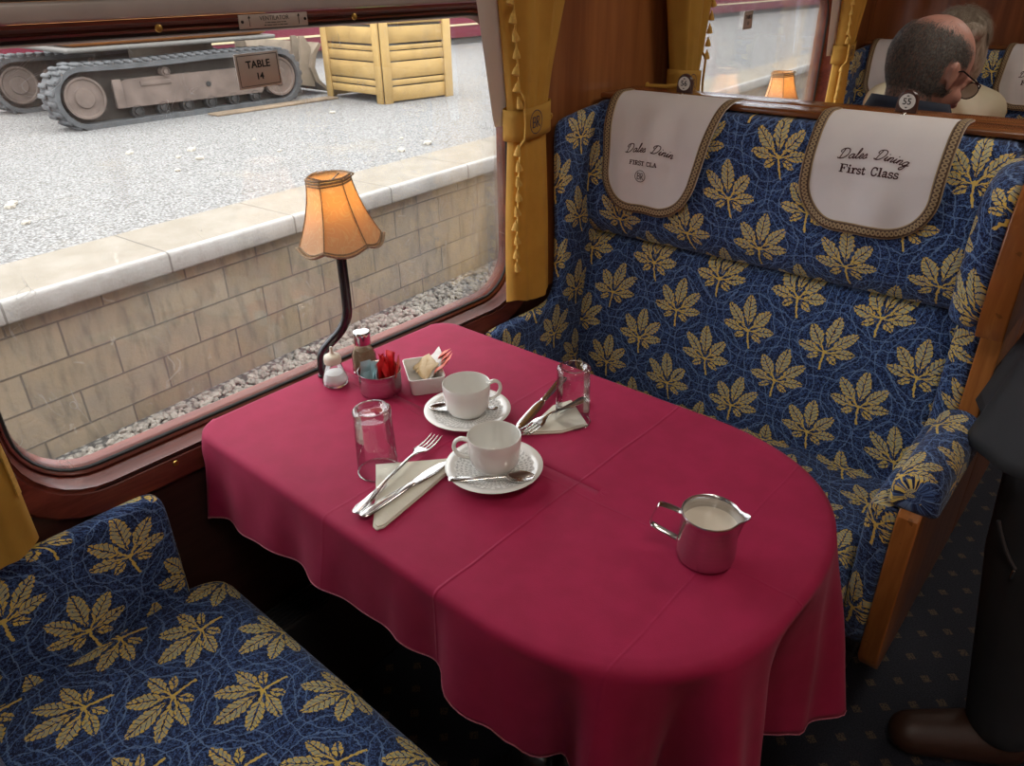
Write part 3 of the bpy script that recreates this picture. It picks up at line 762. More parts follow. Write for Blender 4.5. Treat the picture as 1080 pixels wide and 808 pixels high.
# ================================================================== SEATS
MOQ = moquette()
MOQW = moquette('moquette_wall', 0.02, 0.66)
SX0, SX1 = 0.045, 0.985                   # upholstery from the wall to the end panel
def bench(name, label, yc, dirn, seat_col=None):
    """double seat; d = distance forward of the partition plane y=yc; it faces -Y when dirn=-1"""
    root = thing(name, label, 'seat', (0.5, yc, 0))
    off = Vector((0.5, yc, 0))
    def S(pts): return [(yc + dirn * d, z) for d, z in pts]
    def part(nm, poly, x0, x1, r, mat, v0=0.0, sm=5):
        b = MB(off); b.vstart = v0
        P = catmull([(p[0], p[1], 0) for p in S(poly)], sm) if sm else S(poly)
        b.soft_prism([(p[0], p[1]) for p in P], x0, x1, r, 'X'); return b
    # cushion: u across, v from front to back
    def uvfix(b, vfun):
        for i, f in enumerate(b.f):
            b.uv[i] = [vfun(b.v[k] + off) for k in f]
    def vback(p): return (p.x, p.z)
    def vcush(p):
        d = abs(p.y - yc); return (p.x + .3 * (.45 - p.z), 0.45 + 0.15 - d if p.z > 0.43 - 0.02 or d < 0.50 else 0.45 + 0.15 - 0.585 - (0.45 - p.z))
    b = part('seat_cushion', [(.10, .33), (.10, .445), (.16, .452), (.30, .458), (.45, .462), (.53, .458), (.572, .44), (.588, .41), (.585, .37), (.565, .325), (.50, .30), (.30, .30)], SX0 + .002, 0.940, 0.035, MOQ)
    uvfix(b, vcush); b.build('seat_cushion', MOQ, root)
    b = part('backrest', [(.03, .42), (.165, .43), (.176, .50), (.166, .62), (.148, .74), (.128, .798), (.10, .820), (.04, .822), (.03, .815), (.03, .77), (.03, .60), (.03, .46)], SX0 + .002, 0.947, 0.022, MOQ)
    uvfix(b, vback); b.build('backrest', MOQ, root)
    b = part('headrest', [(.008, 1.10), (.008, .96), (.008, .85), (.012, .829), (.09, .825), (.125, .835), (.152, .878), (.158, .94), (.148, 1.02), (.134, 1.078), (.122, 1.108), (.106, 1.128), (.086, 1.137), (.05, 1.138), (.03, 1.138), (.010, 1.136)], SX0 + .002, 0.947, 0.022, MOQ)
    uvfix(b, vback); b.build('headrest', MOQ, root)
    def vside(p, w=1): return (0.3 + p.y - w * dirn * p.x, p.z - w * .6 * p.x)
    # padded side against the wall: low arm part and high wing
    b = part('wall_wing', [(.012, .30), (.505, .30), (.512, .36), (.515, .48), (.515, .60), (.514, .645), (.507, .664), (.490, .671), (.45, .673), (.38, .673), (.31, .675), (.275, .685), (.257, .710), (.251, .76), (.250, .85), (.252, .90), (.254, 1.00), (.256, 1.06), (.252, 1.092), (.238, 1.110), (.20, 1.118), (.12, 1.128), (.03, 1.132), (.012, 1.126), (.012, 1.08), (.012, .9), (.012, .6), (.012, .36)], 0.0435, 0.078, 0.012, MOQW, sm=4)
    for i, f in enumerate(b.f): b.uv[i] = [vside(b.v[k] + off) for k in f]
    b.build('wall_wing', MOQW, root)
    # aisle side: upper wing pad, lower pad, arm roll
    b = part('aisle_wing', [(.05, .845), (.14, .845), (.225, .845), (.245, .87), (.252, .95), (.246, 1.03), (.222, 1.082), (.16, 1.112), (.07, 1.118), (.05, 1.11), (.05, 1.06), (.05, .92), (.05, .87)], 0.925, SX1, 0.028, MOQ, sm=4)
    for i, f in enumerate(b.f): b.uv[i] = [vside(b.v[k] + off, -1) for k in f]
    b.build('aisle_wing', MOQ, root)
    b = part('side_pad', [(.05, .30), (.50, .30), (.525, .33), (.535, .50), (.530, .63), (.21, .64), (.20, .84), (.05, .84)], 0.940, SX1, 0.014, MOQ, sm=0)
    for i, f in enumerate(b.f): b.uv[i] = [vside(b.v[k] + off, -1) for k in f]
    b.build('side_pad', MOQ, root)
    # arm roll
    b = MB(off); 
    rings = []; N = 22
    prof = [(-.036, .0), (-.034, .035), (-.018, .052), (0.0, .056), (.018, .052), (.036, .036), (.040, .0), (.034, -.016), (-.030, -.016)]
    pc = catmull([(a, c_, 0) for a, c_ in prof], 3)
    ds = [(.548, .55), (.552, .8), (.545, .95), (.53, 1.0)] + [(.53 - .031 * k, 1.0) for k in range(1, 8)] + [(.30, .97)]
    ds = [(.530, .35), (.530, .75), (.525, .93), (.514, 1.0)] + [(.514 - .031 * k, 1.0) for k in range(1, 9)]
    vs = []; n_ = len(pc)
    for d, sc in ds:
        for q in pc: vs.append((1.000 + q.x * sc, yc + dirn * d, 0.650 + (q.y - .018) * sc + .018))
    fs = []; uvs = []
    for j in range(len(ds) - 1):
        for i in range(n_):
            i2 = (i + 1) % n_
            fs.append([j * n_ + i, j * n_ + i2, (j + 1) * n_ + i2, (j + 1) * n_ + i])
            uvs.append([(0.05 + a * .007, 0.55 - ds[c_][0]) for a, c_ in ((i, j), (i + 1, j), (i + 1, j + 1), (i, j + 1))])
    fs.append(list(range(n_))); uvs.append([(.4 + q.x, .3 + q.y) for q in pc])
    fs.append([(len(ds) - 1) * n_ + i for i in range(n_)]); uvs.append([(.4 + q.x, .3 + q.y) for q in pc])
    b.add(vs, fs, uvs); b.build('armrest_pad', MOQ, root)
    # wooden end panel: lower arm frame with post, upper wing board
    b = MB(off)
    b.soft_prism(S([(.001, .26), (.50, .26), (.528, .30), (.536, .56), (.536, .625), (.525, .638), (.235, .638), (.222, .66), (.222, .845), (.001, .845)]), SX1 + .001, SX1 + .036, 0.004, 'X')
    b.build('arm_frame', oak, root, sharp=35)
    b = MB(off)
    b.soft_prism(S([(.001, .8465), (.262, .8465), (.270, .87), (.276, .95), (.268, 1.04), (.240, 1.10), (.19, 1.138), (.12, 1.150), (.001, 1.153)]), SX1 - .004, SX1 + .040, 0.004, 'X')
    b.build('wing_board', oak, root, sharp=35)
    b = MB(off); b.box((0.514, yc + dirn * .0385, 1.1465), (0.930, .075, .013), 0.004); b.build('top_rail', oak_rail, root)
    b = MB(off); b.box((0.505, yc + dirn * .20, 0.225), (0.90, .36, 0.15), 0.005); b.box((0.505, yc + dirn * .20, 0.076), (0.86, .30, 0.148), 0.005)
    b.build('seat_base', plain('seat_plinth', (0.012, 0.011, 0.012), 0.7), root, sharp=30)
    return root
far_seat = bench('bench_seat', 'blue leaf-patterned double seat behind the laid table, two white antimacassars on it', 0.91, -1)
near_seat = bench('bench_seat', 'blue leaf-patterned double seat nearest the camera at lower left of the table', -0.91, 1)
man_seat = bench('bench_seat', 'blue double seat back-to-back with the empty one, man sitting in it', 0.915, 1)
wom_seat = bench('bench_seat', 'dark blue double seat against the wooden bulkhead, woman sitting in it', 2.735, -1)

# ------------------------------------------------------------------ antimacassars
cloth_w = plain('white_cotton', (0.80, 0.755, 0.745), 0.85, var=0.03, scale=20, bmp=0.15, bscale=500)
def braid_mat():
    m, nt, p = new_mat('gold_braid'); uv = coord(nt, 'UV')
    sx = nt.nodes.new('ShaderNodeSeparateXYZ'); nt.links.new(uv, sx.inputs[0])
    u = X(nt, sx.outputs[0]); v = X(nt, sx.outputs[1])
    lu = (u * (1 / 0.0085)).fract() - 0.5; lv = v - 0.5
    ring = ((lu * lu + lv * lv * 3.2)._m('SQRT') - 0.36).abs().lt(0.13)
    edge = lv.abs().gt(0.40)
    c = mixc(nt, ring.max(edge), (0.10, 0.055, 0.035), (0.42, 0.30, 0.16))
    nt.links.new(c, p.inputs['Base Color']); setin(p, Roughness=0.7); nt.links.new(bump(nt, ring.max(edge), 0.8, 0.003), p.inputs['Normal'])
    return m
BRAID = braid_mat(); ink = plain('maroon_thread', (0.055, 0.012, 0.012), 0.8)
# path over the headrest: list of (d, z) from behind the top rail down the front
APATH = catmull([(.030, 1.1570, 0), (.050, 1.1575, 0), (.075, 1.1570, 0), (.098, 1.148, 0), (.118, 1.128, 0), (.136, 1.095, 0), (.149, 1.055, 0), (.160, 1.00, 0), (.167, .94, 0), (.166, .89, 0), (.156, .85, 0)], 6, closed=False)
ALEN = [0]
for i in range(1, len(APATH)): ALEN.append(ALEN[-1] + (APATH[i] - APATH[i - 1]).length)
def apt(s_):
    s_ = max(0, min(ALEN[-1] - 1e-5, s_))
    for i in range(1, len(ALEN)):
        if ALEN[i] >= s_:
            k = (s_ - ALEN[i - 1]) / (ALEN[i] - ALEN[i - 1]); return APATH[i - 1].lerp(APATH[i], k)
def script_strokes():
    """joined-up lettering, polylines in an em box; width advance at the end"""
    G = {}
    G['D'] = ([[(.30, .95), (.16, .10), (.30, .02), (.55, .12), (.78, .45), (.74, .85), (.45, 1.0), (.12, .92), (.0, .72), (.1, .62)], [(.16, .10), (.05, .02), (-.05, .12)]], .88)
    G['a'] = ([[(.42, .38), (.28, .46), (.08, .30), (.06, .08), (.2, .02), (.38, .2), (.45, .46), (.42, .1), (.50, .02), (.62, .12)]], .58)
    G['l'] = ([[(.0, .12), (.2, .5), (.30, .92), (.2, 1.0), (.12, .6), (.10, .1), (.2, .02), (.34, .12)]], .32)
    G['e'] = ([[(.0, .15), (.28, .25), (.34, .42), (.2, .48), (.08, .25), (.14, .04), (.3, .04), (.44, .16)]], .42)
    G['s'] = ([[(.0, .12), (.22, .48), (.3, .25), (.26, .06), (.1, .02), (.02, .1)], [(.26, .06), (.42, .12)]], .42)
    G['i'] = ([[(.0, .12), (.14, .46), (.10, .1), (.18, .02), (.32, .14)], [(.18, .66), (.19, .70)]], .30)
    G['n'] = ([[(.0, .12), (.12, .46), (.08, .02), (.14, .3), (.30, .46), (.38, .36), (.34, .06), (.42, .02), (.54, .14)]], .52)
    G['g'] = ([[(.42, .38), (.28, .46), (.08, .30), (.06, .08), (.2, .02), (.38, .2), (.45, .46), (.36, -.25), (.18, -.42), (.06, -.28), (.3, -.02), (.6, .14)]], .56)
    return G
SG = script_strokes()
def slab_strokes(ch):
    """seriffed roman capitals and small letters as thick strokes: list of (polyline, width)"""
    T, t = .17, .09
    D = {
    'F': ([([(.18, 0), (.18, .72)], T), ([(.04, .72), (.60, .72)], t), ([(.04, 0), (.34, 0)], t), ([(.60, .74), (.60, .52)], t), ([(.18, .38), (.42, .38)], t), ([(.42, .48), (.42, .28)], t)], .66),
    'I': ([([(.2, 0), (.2, .72)], T), ([(.04, .72), (.36, .72)], t), ([(.04, 0), (.36, 0)], t)], .42),
    'R': ([([(.18, 0), (.18, .72)], T), ([(.04, .72), (.42, .72), (.56, .62), (.56, .46), (.42, .36), (.18, .36)], t * 1.3), ([(.04, 0), (.34, 0)], t), ([(.36, .36), (.52, .05), (.66, 0)], t * 1.4)], .70),
    'S': ([([(.52, .56), (.46, .70), (.26, .74), (.10, .64), (.12, .46), (.46, .30), (.50, .12), (.34, 0), (.14, .02), (.07, .18)], t * 1.5)], .60),
    'T': ([([(.30, 0), (.30, .72)], T), ([(.02, .72), (.58, .72)], t), ([(.14, 0), (.46, 0)], t), ([(.03, .74), (.03, .54)], t), ([(.57, .74), (.57, .54)], t)], .64),
    'C': ([([(.56, .52), (.52, .66), (.36, .74), (.18, .66), (.10, .36), (.18, .08), (.36, 0), (.52, .06), (.58, .2)], t * 1.4), ([(.57, .74), (.57, .50)], t)], .68),
    'L': ([([(.18, 0), (.18, .72)], T), ([(.04, .72), (.34, .72)], t), ([(.04, 0), (.58, 0)], t), ([(.58, 0), (.58, .22)], t)], .64),
    'A': ([([(.32, .74), (.10, 0)], t), ([(.32, .74), (.56, 0)], T), ([(.18, .24), (.46, .24)], t), ([(.0, 0), (.22, 0)], t), ([(.42, 0), (.70, 0)], t)], .72),
    'i': ([([(.18, 0), (.18, .46)], T), ([(.04, .46), (.18, .46)], t), ([(.03, 0), (.33, 0)], t), ([(.18, .62), (.18, .72)], T)], .38),
    'r': ([([(.16, 0), (.16, .46)], T), ([(.03, .46), (.16, .46)], t), ([(.02, 0), (.34, 0)], t), ([(.16, .28), (.28, .44), (.42, .46), (.44, .36)], t * 1.3)], .48),
    's': ([([(.36, .36), (.30, .46), (.14, .46), (.08, .36), (.14, .26), (.34, .18), (.38, .08), (.28, 0), (.10, 0), (.06, .12)], t * 1.2)], .44),
    't': ([([(.16, .62), (.16, .08), (.24, 0), (.36, .06)], T * .8), ([(.02, .46), (.34, .46)], t)], .42),
    'l': ([([(.18, 0), (.18, .74)], T), ([(.04, .74), (.18, .74)], t), ([(.03, 0), (.33, 0)], t)], .38),
    'a': ([([(.08, .38), (.18, .47), (.34, .42), (.35, .06), (.46, 0)], T * .75), ([(.34, .28), (.14, .22), (.07, .10), (.16, 0), (.34, .1)], t * 1.2)], .50)}
    return D[ch]
def stroke_quad(b, pts, w, mapf, lift):
    """flat ribbon along a polyline, mapped by mapf(x,y)->Vector + normal lift"""
    P = [Vector((p[0], p[1], 0)) for p in pts]
    if len(P) > 2: P = catmull(P, 4, closed=False)
    n = len(P); vs = []
    for i, p in enumerate(P):
        t = (P[min(i + 1, n - 1)] - P[max(i - 1, 0)]); t.normalize() if t.length else None
        q = Vector((-t.y, t.x, 0)) * w / 2
        ext = t * (w * 0.25) * (1 if i == n - 1 else (-1 if i == 0 else 0))
        for sg in (1, -1):
            c = p + q * sg + ext; vs.append(mapf(c.x, c.y, lift))
    fs = [[2 * i, 2 * i + 1, 2 * i + 3, 2 * i + 2] for i in range(n - 1)]
    b.add(vs, fs)
def write_line(b, txt, glyph, cx, cy, size, mapf, arc=0.0, shear=0.0, wmul=1.0, spacing=1.0, adv_space=.45):
    tot = 0
    for ch in txt: tot += (adv_space if ch == ' ' else glyph(ch)[1]) * size * spacing
    x = -tot / 2
    for ch in txt:
        if ch == ' ': x += adv_space * size * spacing; continue
        st, adv = glyph(ch); adv *= size * spacing
        xm = x + adv / 2; k = xm / (tot / 2)
        yo = -arc * k * k; slope = -2 * arc * k / (tot / 2)
        ca, sa = math.cos(math.atan(slope)), math.sin(math.atan(slope))
        for pl, w in st:
            pp = []
            for (px, py) in pl:
                lx = (px * size * spacing + py * size * shear) - adv / 2; ly = py * size
                pp.append((cx + xm + lx * ca - ly * sa, cy + yo + lx * sa + ly * ca))
            stroke_quad(b, pp, w * size * wmul, mapf, 0.0018)
        x += adv
def antimacassar(label, yc, dirn, xL, xR, bl, br, zbot, style, loc_group=None, lean=0.0):
    """xL,xR: edges at the top; bl,br: edges near the bottom"""
    root = thing('antimacassar', label, 'seat cover', ((xL + xR) / 2, yc + dirn * .1, zbot), group=loc_group)
    off = Vector(root.location)
    # arc length where z == zbot
    smax = max(s_ * ALEN[-1] / 400 for s_ in range(401) if apt(s_ * ALEN[-1] / 400).y > zbot)
    rb = 0.085
    rnd = random.Random(hash(label) % 999 if False else int(xL * 1000))
    ph = [rnd.uniform(0, 6.28) for _ in range(6)]
    sg = -dirn                                  # so that +x reads to the right from the front
    def P3(x, s_, lift=0.0):
        q = apt(s_); q2 = apt(s_ + .004)
        t = Vector((q2.x - q.x, q2.y - q.y)); t.normalize(); nx, nz = -t.y, t.x
        if (nx + nz) < 0: nx, nz = -nx, -nz
        k = max(0, min(1, (s_ - .06) / .10))
        f = 0.0048 * math.sin(34 * (x - xL) + ph[0] + 9 * s_) + 0.0030 * math.sin(71 * (x - xL) - 14 * s_ + ph[1]) + .0018 * math.sin(26 * (x - xL) + 40 * s_ + ph[2])
        l = 0.0010 + lift + f * k + .0085 * k
        return Vector((x, yc + dirn * (q.x + nx * l), q.y + nz * l))
    def edges(s_):
        k = min(1, max(0, (s_ - .05) / (smax - .05)))
        l = xL + (bl - xL) * k; r = xR + (br - xR) * k
        rem = smax - s_
        if rem < rb:
            c = rb - math.sqrt(max(0, rb * rb - (rb - rem) ** 2)); l += c; r -= c
        return l, r
    NV, NU = 90, 44
    ss = [smax * (1 - (1 - j / NV) ** 1.5) for j in range(NV + 1)]; ss = [smax * (j / NV) if j / NV < .6 else smax * (.6 + .4 * (1 - (1 - (j / NV - .6) / .4) ** 1.8)) for j in range(NV + 1)]
    def sag(x, s_):                               # bottom edge slightly curved
        return s_
    b = MB(off)
    def fn(u, v):
        s_ = ss[int(round(v * NV))]; l, r = edges(min(s_, smax - 1e-4)); return P3(l + (r - l) * u, s_)
    b.grid(fn, NU, NV); body = b.build('cloth', cloth_w, root, fixn=False)
    sol = body.modifiers.new('thick', 'SOLIDIFY'); sol.thickness = 0.0012; sol.offset = 0
    # braid along sides and bottom
    path = []
    for j in range(NV + 1):
        s_ = ss[j]; l, r = edges(min(s_, smax - 1e-4)); path.append((l, s_))
    path2 = [(edges(min(s_, smax - 1e-4))[1], s_) for s_ in ss][::-1]
    l, r = edges(smax - 1e-4); mid = [(l + (r - l) * k / 20, smax) for k in range(1, 20)]
    full = path + mid + path2
    b = MB(off); W = 0.0195; vs = []; L = 0; Ls = []
    inner = []
    for i, (x, s_) in enumerate(full):
        a = full[max(i - 1, 0)]; c = full[min(i + 1, len(full) - 1)]
        t = Vector((c[0] - a[0], c[1] - a[1]))
        t.normalize() if t.length > 1e-7 else None
        nrm = Vector((t.y, -t.x))                 # inward (to be checked)
        if nrm.dot(Vector(((xL + xR) / 2 - x, smax * .55 - s_))) < 0 and abs(s_ - smax) < .1: nrm = -nrm
        if s_ < smax - .1: nrm = Vector((1 if i < len(path) else -1, 0))
        inner.append((x + nrm.x * W, s_ + nrm.y * W))
    dist = 0
    for i in range(len(full)):
        if i: dist += (P3(*full[i]) - P3(*full[i - 1])).length
        Ls.append(dist)
    uvs = []; fs = []
    for i, (o_, n_) in enumerate(zip(full, inner)):
        for k in range(4):
            q = k / 3; x = o_[0] + (n_[0] - o_[0]) * q; s_ = o_[1] + (n_[1] - o_[1]) * q
            vs.append(P3(x, s_, 0.0016 + (0.0012 if k in (1, 2) else 0)))
    for i in range(len(full) - 1):
        for k in range(3):
            fs.append([4 * i + k, 4 * i + k + 1, 4 * i + k + 5, 4 * i + k + 4])
            uvs.append([(Ls[i], k / 3), (Ls[i], (k + 1) / 3), (Ls[i + 1], (k + 1) / 3), (Ls[i + 1], k / 3)])
    b.add(vs, fs, uvs); br_ = b.build('braid_trim', BRAID, root, fixn=False)
    sol = br_.modifiers.new('thick', 'SOLIDIFY'); sol.thickness = 0.0012; sol.offset = 0
    # lettering
    cx = (bl + br + xL + xR) / 4 + lean
    def s_at(z):
        lo = 0.04; hi = ALEN[-1]
        for _ in range(30):
            m_ = (lo + hi) / 2
            if apt(m_).y > z: lo = m_
            else: hi = m_
        return lo
    flipx = 1 if dirn < 0 else -1
    b = MB(off)
    if style:
        zt = style['z']; s0 = s_at(zt)
        def mapf(x, y, lift): return P3(cx + flipx * x, s0 - y, lift)
        gs = lambda ch: ([(pl, .10) for pl in SG[ch][0]], SG[ch][1])
        write_line(b, style['top'], gs, style.get('tx', 0), .012, style['ts'], mapf, arc=style['arc'], shear=.35, spacing=1.05, adv_space=.75)
        write_line(b, style['bot'], slab_strokes, style.get('bx', 0), -.016, style['bs'], mapf, spacing=1.1, wmul=1.05)
        if style.get('logo'):
            c0 = (style.get('bx', 0) - .004, -.040)
            ring = [(c0[0] + .0125 * math.cos(a * PI / 16), c0[1] + .0125 * math.sin(a * PI / 16)) for a in range(33)]
            stroke_quad(b, ring, .0013, mapf, .0018)
            BRs(b, c0, .016, mapf, .0016, .0018)
        b.build('embroidered_lettering', ink, root, fixn=False)
    return root
def BRs(b, c0, h, mapf, w, lift=.0009):
    x, y = c0; k = h
    def q(l): return [(x + a * k, y + c * k) for a, c in l]
    stroke_quad(b, q([(-.42, -.40), (-.42, .42)]), w, mapf, lift)
    stroke_quad(b, q([(-.46, .42), (-.15, .40), (-.08, .22), (-.2, .04), (-.4, .02)]), w * .8, mapf, lift)
    stroke_quad(b, q([(-.36, .02), (-.08, -.05), (-.04, -.24), (-.2, -.40), (-.46, -.40)]), w * .8, mapf, lift)
    stroke_quad(b, q([(.10, -.44), (.10, .42)]), w, mapf, lift)
    stroke_quad(b, q([(.06, .42), (.34, .40), (.42, .2), (.30, .02), (.12, 0)]), w * .8, mapf, lift)
    stroke_quad(b, q([(.2, 0), (.36, -.3), (.48, -.42)]), w, mapf, lift)
am1 = antimacassar('white antimacassar with small ringed BR emblem, at the window end of the blue seat', 0.91, -1, .098, .400, .138, .370, .912,
                   dict(z=1.034, top='Dales Dinin', ts=.0185, bot='FIRST CLA', bs=.0115, arc=.006, bx=-.004, tx=.004, logo=True), lean=-.008)
am2 = antimacassar('white antimacassar lettered First Class in large letters, at the aisle end of the blue seat', 0.91, -1, .592, .852, .602, .858, .955,
                   dict(z=1.078, top='Dales Dining', ts=.0185, bot='First Class', bs=.019, arc=.006), lean=-.004)
am3 = antimacassar('white antimacassar half hidden behind the balding man, left of the woman', 2.735, -1, .09, .39, .11, .36, .93, None)
am4 = antimacassar('white antimacassar at right edge of photo behind the woman in cream', 2.735, -1, .56, .84, .56, .83, .95,
                   dict(z=1.05, top='Dales Dining', ts=.0195, bot='First Class', bs=.019, arc=.006))
# seat number tags
white_disc = plain('white_plastic', (0.80, 0.78, 0.74), 0.4, var=.02)
dk_wood = wood('tag_wood', (0.05, 0.018, 0.012), (0.085, 0.03, 0.02), 'Z', 30, 0.35, 0.5)
black_ink = plain('black_ink', (0.012, 0.012, 0.012), 0.5)
def seat_tag(num, label, x, y, z):
    root = thing('seat_number_tag', label, 'seat number', (x, y, z), group=None)
    off = Vector((x, y, z))
    b = MB(off); P = catmull([(x - .019, z, 0), (x - .019, z + .018, 0), (x - .014, z + .034, 0), (x, z + .042, 0), (x + .014, z + .034, 0), (x + .019, z + .018, 0), (x + .019, z, 0)], 4, closed=False)
    b.soft_prism([(p.x, p.y) for p in P], y - .005, y + .005, .002, 'Y'); b.build('backing', dk_wood, root)
    b = MB(off); b.lathe([(0.0, 0), (0.0145, 0), (0.0145, .0015), (0.0, .0015)], (0, 0, 0), 28, Matrix.Translation((x, y - .005, z + .021)) @ Matrix.Rotation(PI / 2, 4, 'X')); d_ = b.build('disc', white_disc, root, sharp=40)
    bm = text_bm(num, 0.0165, 0.0002, 0.0002)
    b = MB(off); b.bm(bm, Matrix.Translation((x, y - .0068, z + .021)) @ Matrix.Rotation(PI / 2, 4, 'X'))
    for sg in (1, -1):
        b.add([(x - .003, y - .0068, z + .021 + sg * .0095), (x + .003, y - .0068, z + .021 + sg * .0095), (x, y - .0068, z + .021 + sg * .0122)], [[0, 1, 2]])
    b.build('number', black_ink, d_, smooth=False, fixn=False)
    b = MB(off); b.lathe([(0.0, .003), (0.004, .0026), (0.0065, .0008), (0.007, 0)], (0, 0, 0), 18, Matrix.Translation((x, y - .0145, z - .004)) @ Matrix.Rotation(PI / 2, 4, 'X')); b.build('press_stud', chrome, root)
    b = MB(off); b.box((x, y - .009, z - .003), (.006, .012, .004), .001); b.build('stud_post', chrome, root)
    return root
seat_tag('56', 'seat tag with white disc numbered 56, standing nearest the window curtain', .246, .890, 1.1600)
seat_tag('55', 'seat tag with white disc numbered 55, in front of the balding man', .728, .890, 1.1600)

# ================================================================== CURTAINS
gold = plain('gold_curtain', (0.60, 0.335, 0.055), 0.75, var=.15, scale=12, bmp=.15, bscale=400, sheen=.3)
m, nt, p = new_mat('gold_curtain_cloth')
tl = nt.nodes.new('ShaderNodeBsdfTranslucent'); tl.inputs[0].default_value = (0.75, 0.42, 0.07, 1)
mxs = nt.nodes.new('ShaderNodeMixShader'); mxs.inputs[0].default_value = 0.22
oc = coord(nt); cc = mixc(nt, noise_x(nt, oc, 12, 4).sstep(.3, .7), (0.62, 0.345, 0.055), (0.50, 0.27, 0.04)); nt.links.new(cc, p.inputs['Base Color'])
setin(p, Roughness=.8); nt.links.new(bump(nt, noise_x(nt, oc, 500, 2), .15, .001), p.inputs['Normal'])
nt.links.new(p.outputs[0], mxs.inputs[1]); nt.links.new(tl.outputs[0], mxs.inputs[2]); nt.links.new(mxs.outputs[0], nt.nodes['Material Output'].inputs[0])
gold_c = m
lining = plain('white_lining', (0.74, 0.70, 0.66), 0.8, var=.03)
tass_m = plain('gold_tassel', (0.66, 0.38, 0.07), 0.7, var=.2, scale=200, bmp=.3, bscale=900)
navy_t = plain('navy_thread', (0.03, 0.035, 0.09), 0.8)
def curtain(label, yc, edge, bottom=0.75, tie=1.125, seed=1, tassels=26, topw=.26):
    """edge=-1: the tasselled edge is on the low-y side, +1 on the high-y side"""
    root = thing('curtain', label, 'curtain', (0.075, yc, bottom)); off = Vector((0.075, yc, bottom))
    rnd = random.Random(seed); ph = [rnd.uniform(0, 6.28) for _ in range(5)]
    xc = 0.082
    def section(z, u):
        """outline of the folded cloth at height z, u in 0..1 closed loop"""
        if z > tie: k = (z - tie) / (1.66 - tie); w = .052 + (topw / 2 - .052) * min(1, (k * 1.15)) ** 1.15; dpt = .030 + .008 * math.sin(k * PI)
        else: k = (tie - z) / (tie - bottom); w = .050 + .018 * math.sin(min(1, k * 1.2) * PI / 2); dpt = .028 + .004 * k
        a = 2 * PI * u
        y = w * math.copysign(abs(math.cos(a)) ** .75, math.cos(a)); x = dpt * math.copysign(abs(math.sin(a)) ** .8, math.sin(a))
        kk = abs(z - tie) / .3; kk = min(1, kk)
        x += (.016 * kk if z > tie else .004 * kk) * math.sin(5.0 * y / w * (1.7 if z > tie else 1.1) + ph[0]) * (1 if math.sin(a) > 0 else .4)
        x += .003 * math.sin(14 * y / w + ph[1] + z * 4) * (1 if z > tie else .5)
        cy = yc + edge * (.0 if z < tie else -.035 * ((z - tie) / .5))
        return Vector((xc + x * (1 if x > 0 else .55), cy + y, z))
    b = MB(off); zs = [1.66 - (1.66 - tie) * j / 26 for j in range(27)] + [tie - (tie - bottom) * j / 16 for j in range(1, 17)]
    def fn(u, v):
        j = int(round(v * 42)); z = zs[j]; q = section(z, u)
        if j == 42: q.z += .006 * math.sin(u * 19) 
        return q
    b.grid(fn, 72, 42)
    bt = [fn(i / 72, 1.0) for i in range(72)]; b.add(bt, [list(range(72))])
    b.build('drape', gold_c, root)
    # lining peeping out on the window side
    b = MB(off)
    def fl_(u, v):
        z = 1.66 - (1.66 - tie + .02) * v; q = section(max(z, tie), .5 if edge < 0 else 0.0)
        k = (1 - v); return Vector((xc - .020 - .012 * u, q.y + edge * (.012 + .040 * k ** .7) * u - edge * .03 * (1 - u), z))
    b.grid(fl_, 6, 24); b.build('lining', lining, root)
    # tie-back band with the ringed letters
    b = MB(off); bz0, bz1 = tie - .040, tie + .022; P = 40
    def fb(u, v):
        a = 2 * PI * u; y = .060 * math.copysign(abs(math.cos(a)) ** .7, math.cos(a)); x = .036 * math.copysign(abs(math.sin(a)) ** .7, math.sin(a))
        z = bz0 + (bz1 - bz0) * v + .006 * math.sin(a) * 0 - edge * .10 * y * 1.0
        if x < 0: x *= .6
        return Vector((xc + x, yc + y, z))
    b.grid(fb, 64, 4); tb = b.build('tieback', gold_c, root); sm = tb.modifiers.new('t', 'SOLIDIFY'); sm.thickness = .002; sm.offset = 1
    # hook + button at the wall
    b = MB(off); b.tube([(xc + .02, yc - edge * .058, tie - .01), (xc + .00, yc - edge * .085, tie - .012), (.036, yc - edge * .10, tie - .012)], .006, 8); b.lathe([(.0, .006), (.008, .005), (.010, 0)], (0, 0, 0), 14, Matrix.Translation((.036, yc - edge * .10, tie - .012)) @ Matrix.Rotation(PI / 2, 4, 'Y')); b.build('tie_hook', gold_c, root)
    b = MB(off); xf = xc + .0405
    # reads from inside the carriage: viewer looks towards -X, right is +Y
    cy_, cz_ = yc - .012, tie - .009
    mapf = lambda x, y, lift: Vector((xf + lift, cy_ + x, cz_ + y - edge * .10 * x))
    ring = [(.019 * math.cos(a * PI / 16), .023 * math.sin(a * PI / 16)) for a in range(33)]
    stroke_quad(b, ring, .0016, mapf, -.0005); BRs(b, (0, 0), .024, mapf, .0024, -.0005)
    b.build('emblem', navy_t, root, fixn=False)
    # braid + tassels down the edge
    b = MB(off); pth = []
    for j in range(60):
        z = 1.64 - (1.64 - bottom - .09) * j / 59; q = section(z, .5 if edge < 0 else 0.0)
        pth.append(Vector((xc + .026 + (.012 if abs(z - tie) < .05 else 0), q.y - edge * .006, z)))
    b.tube(pth, .004, 6, flat=(.5, 1.6)); b.build('edge_braid', tass_m, root)
    nT = tassels
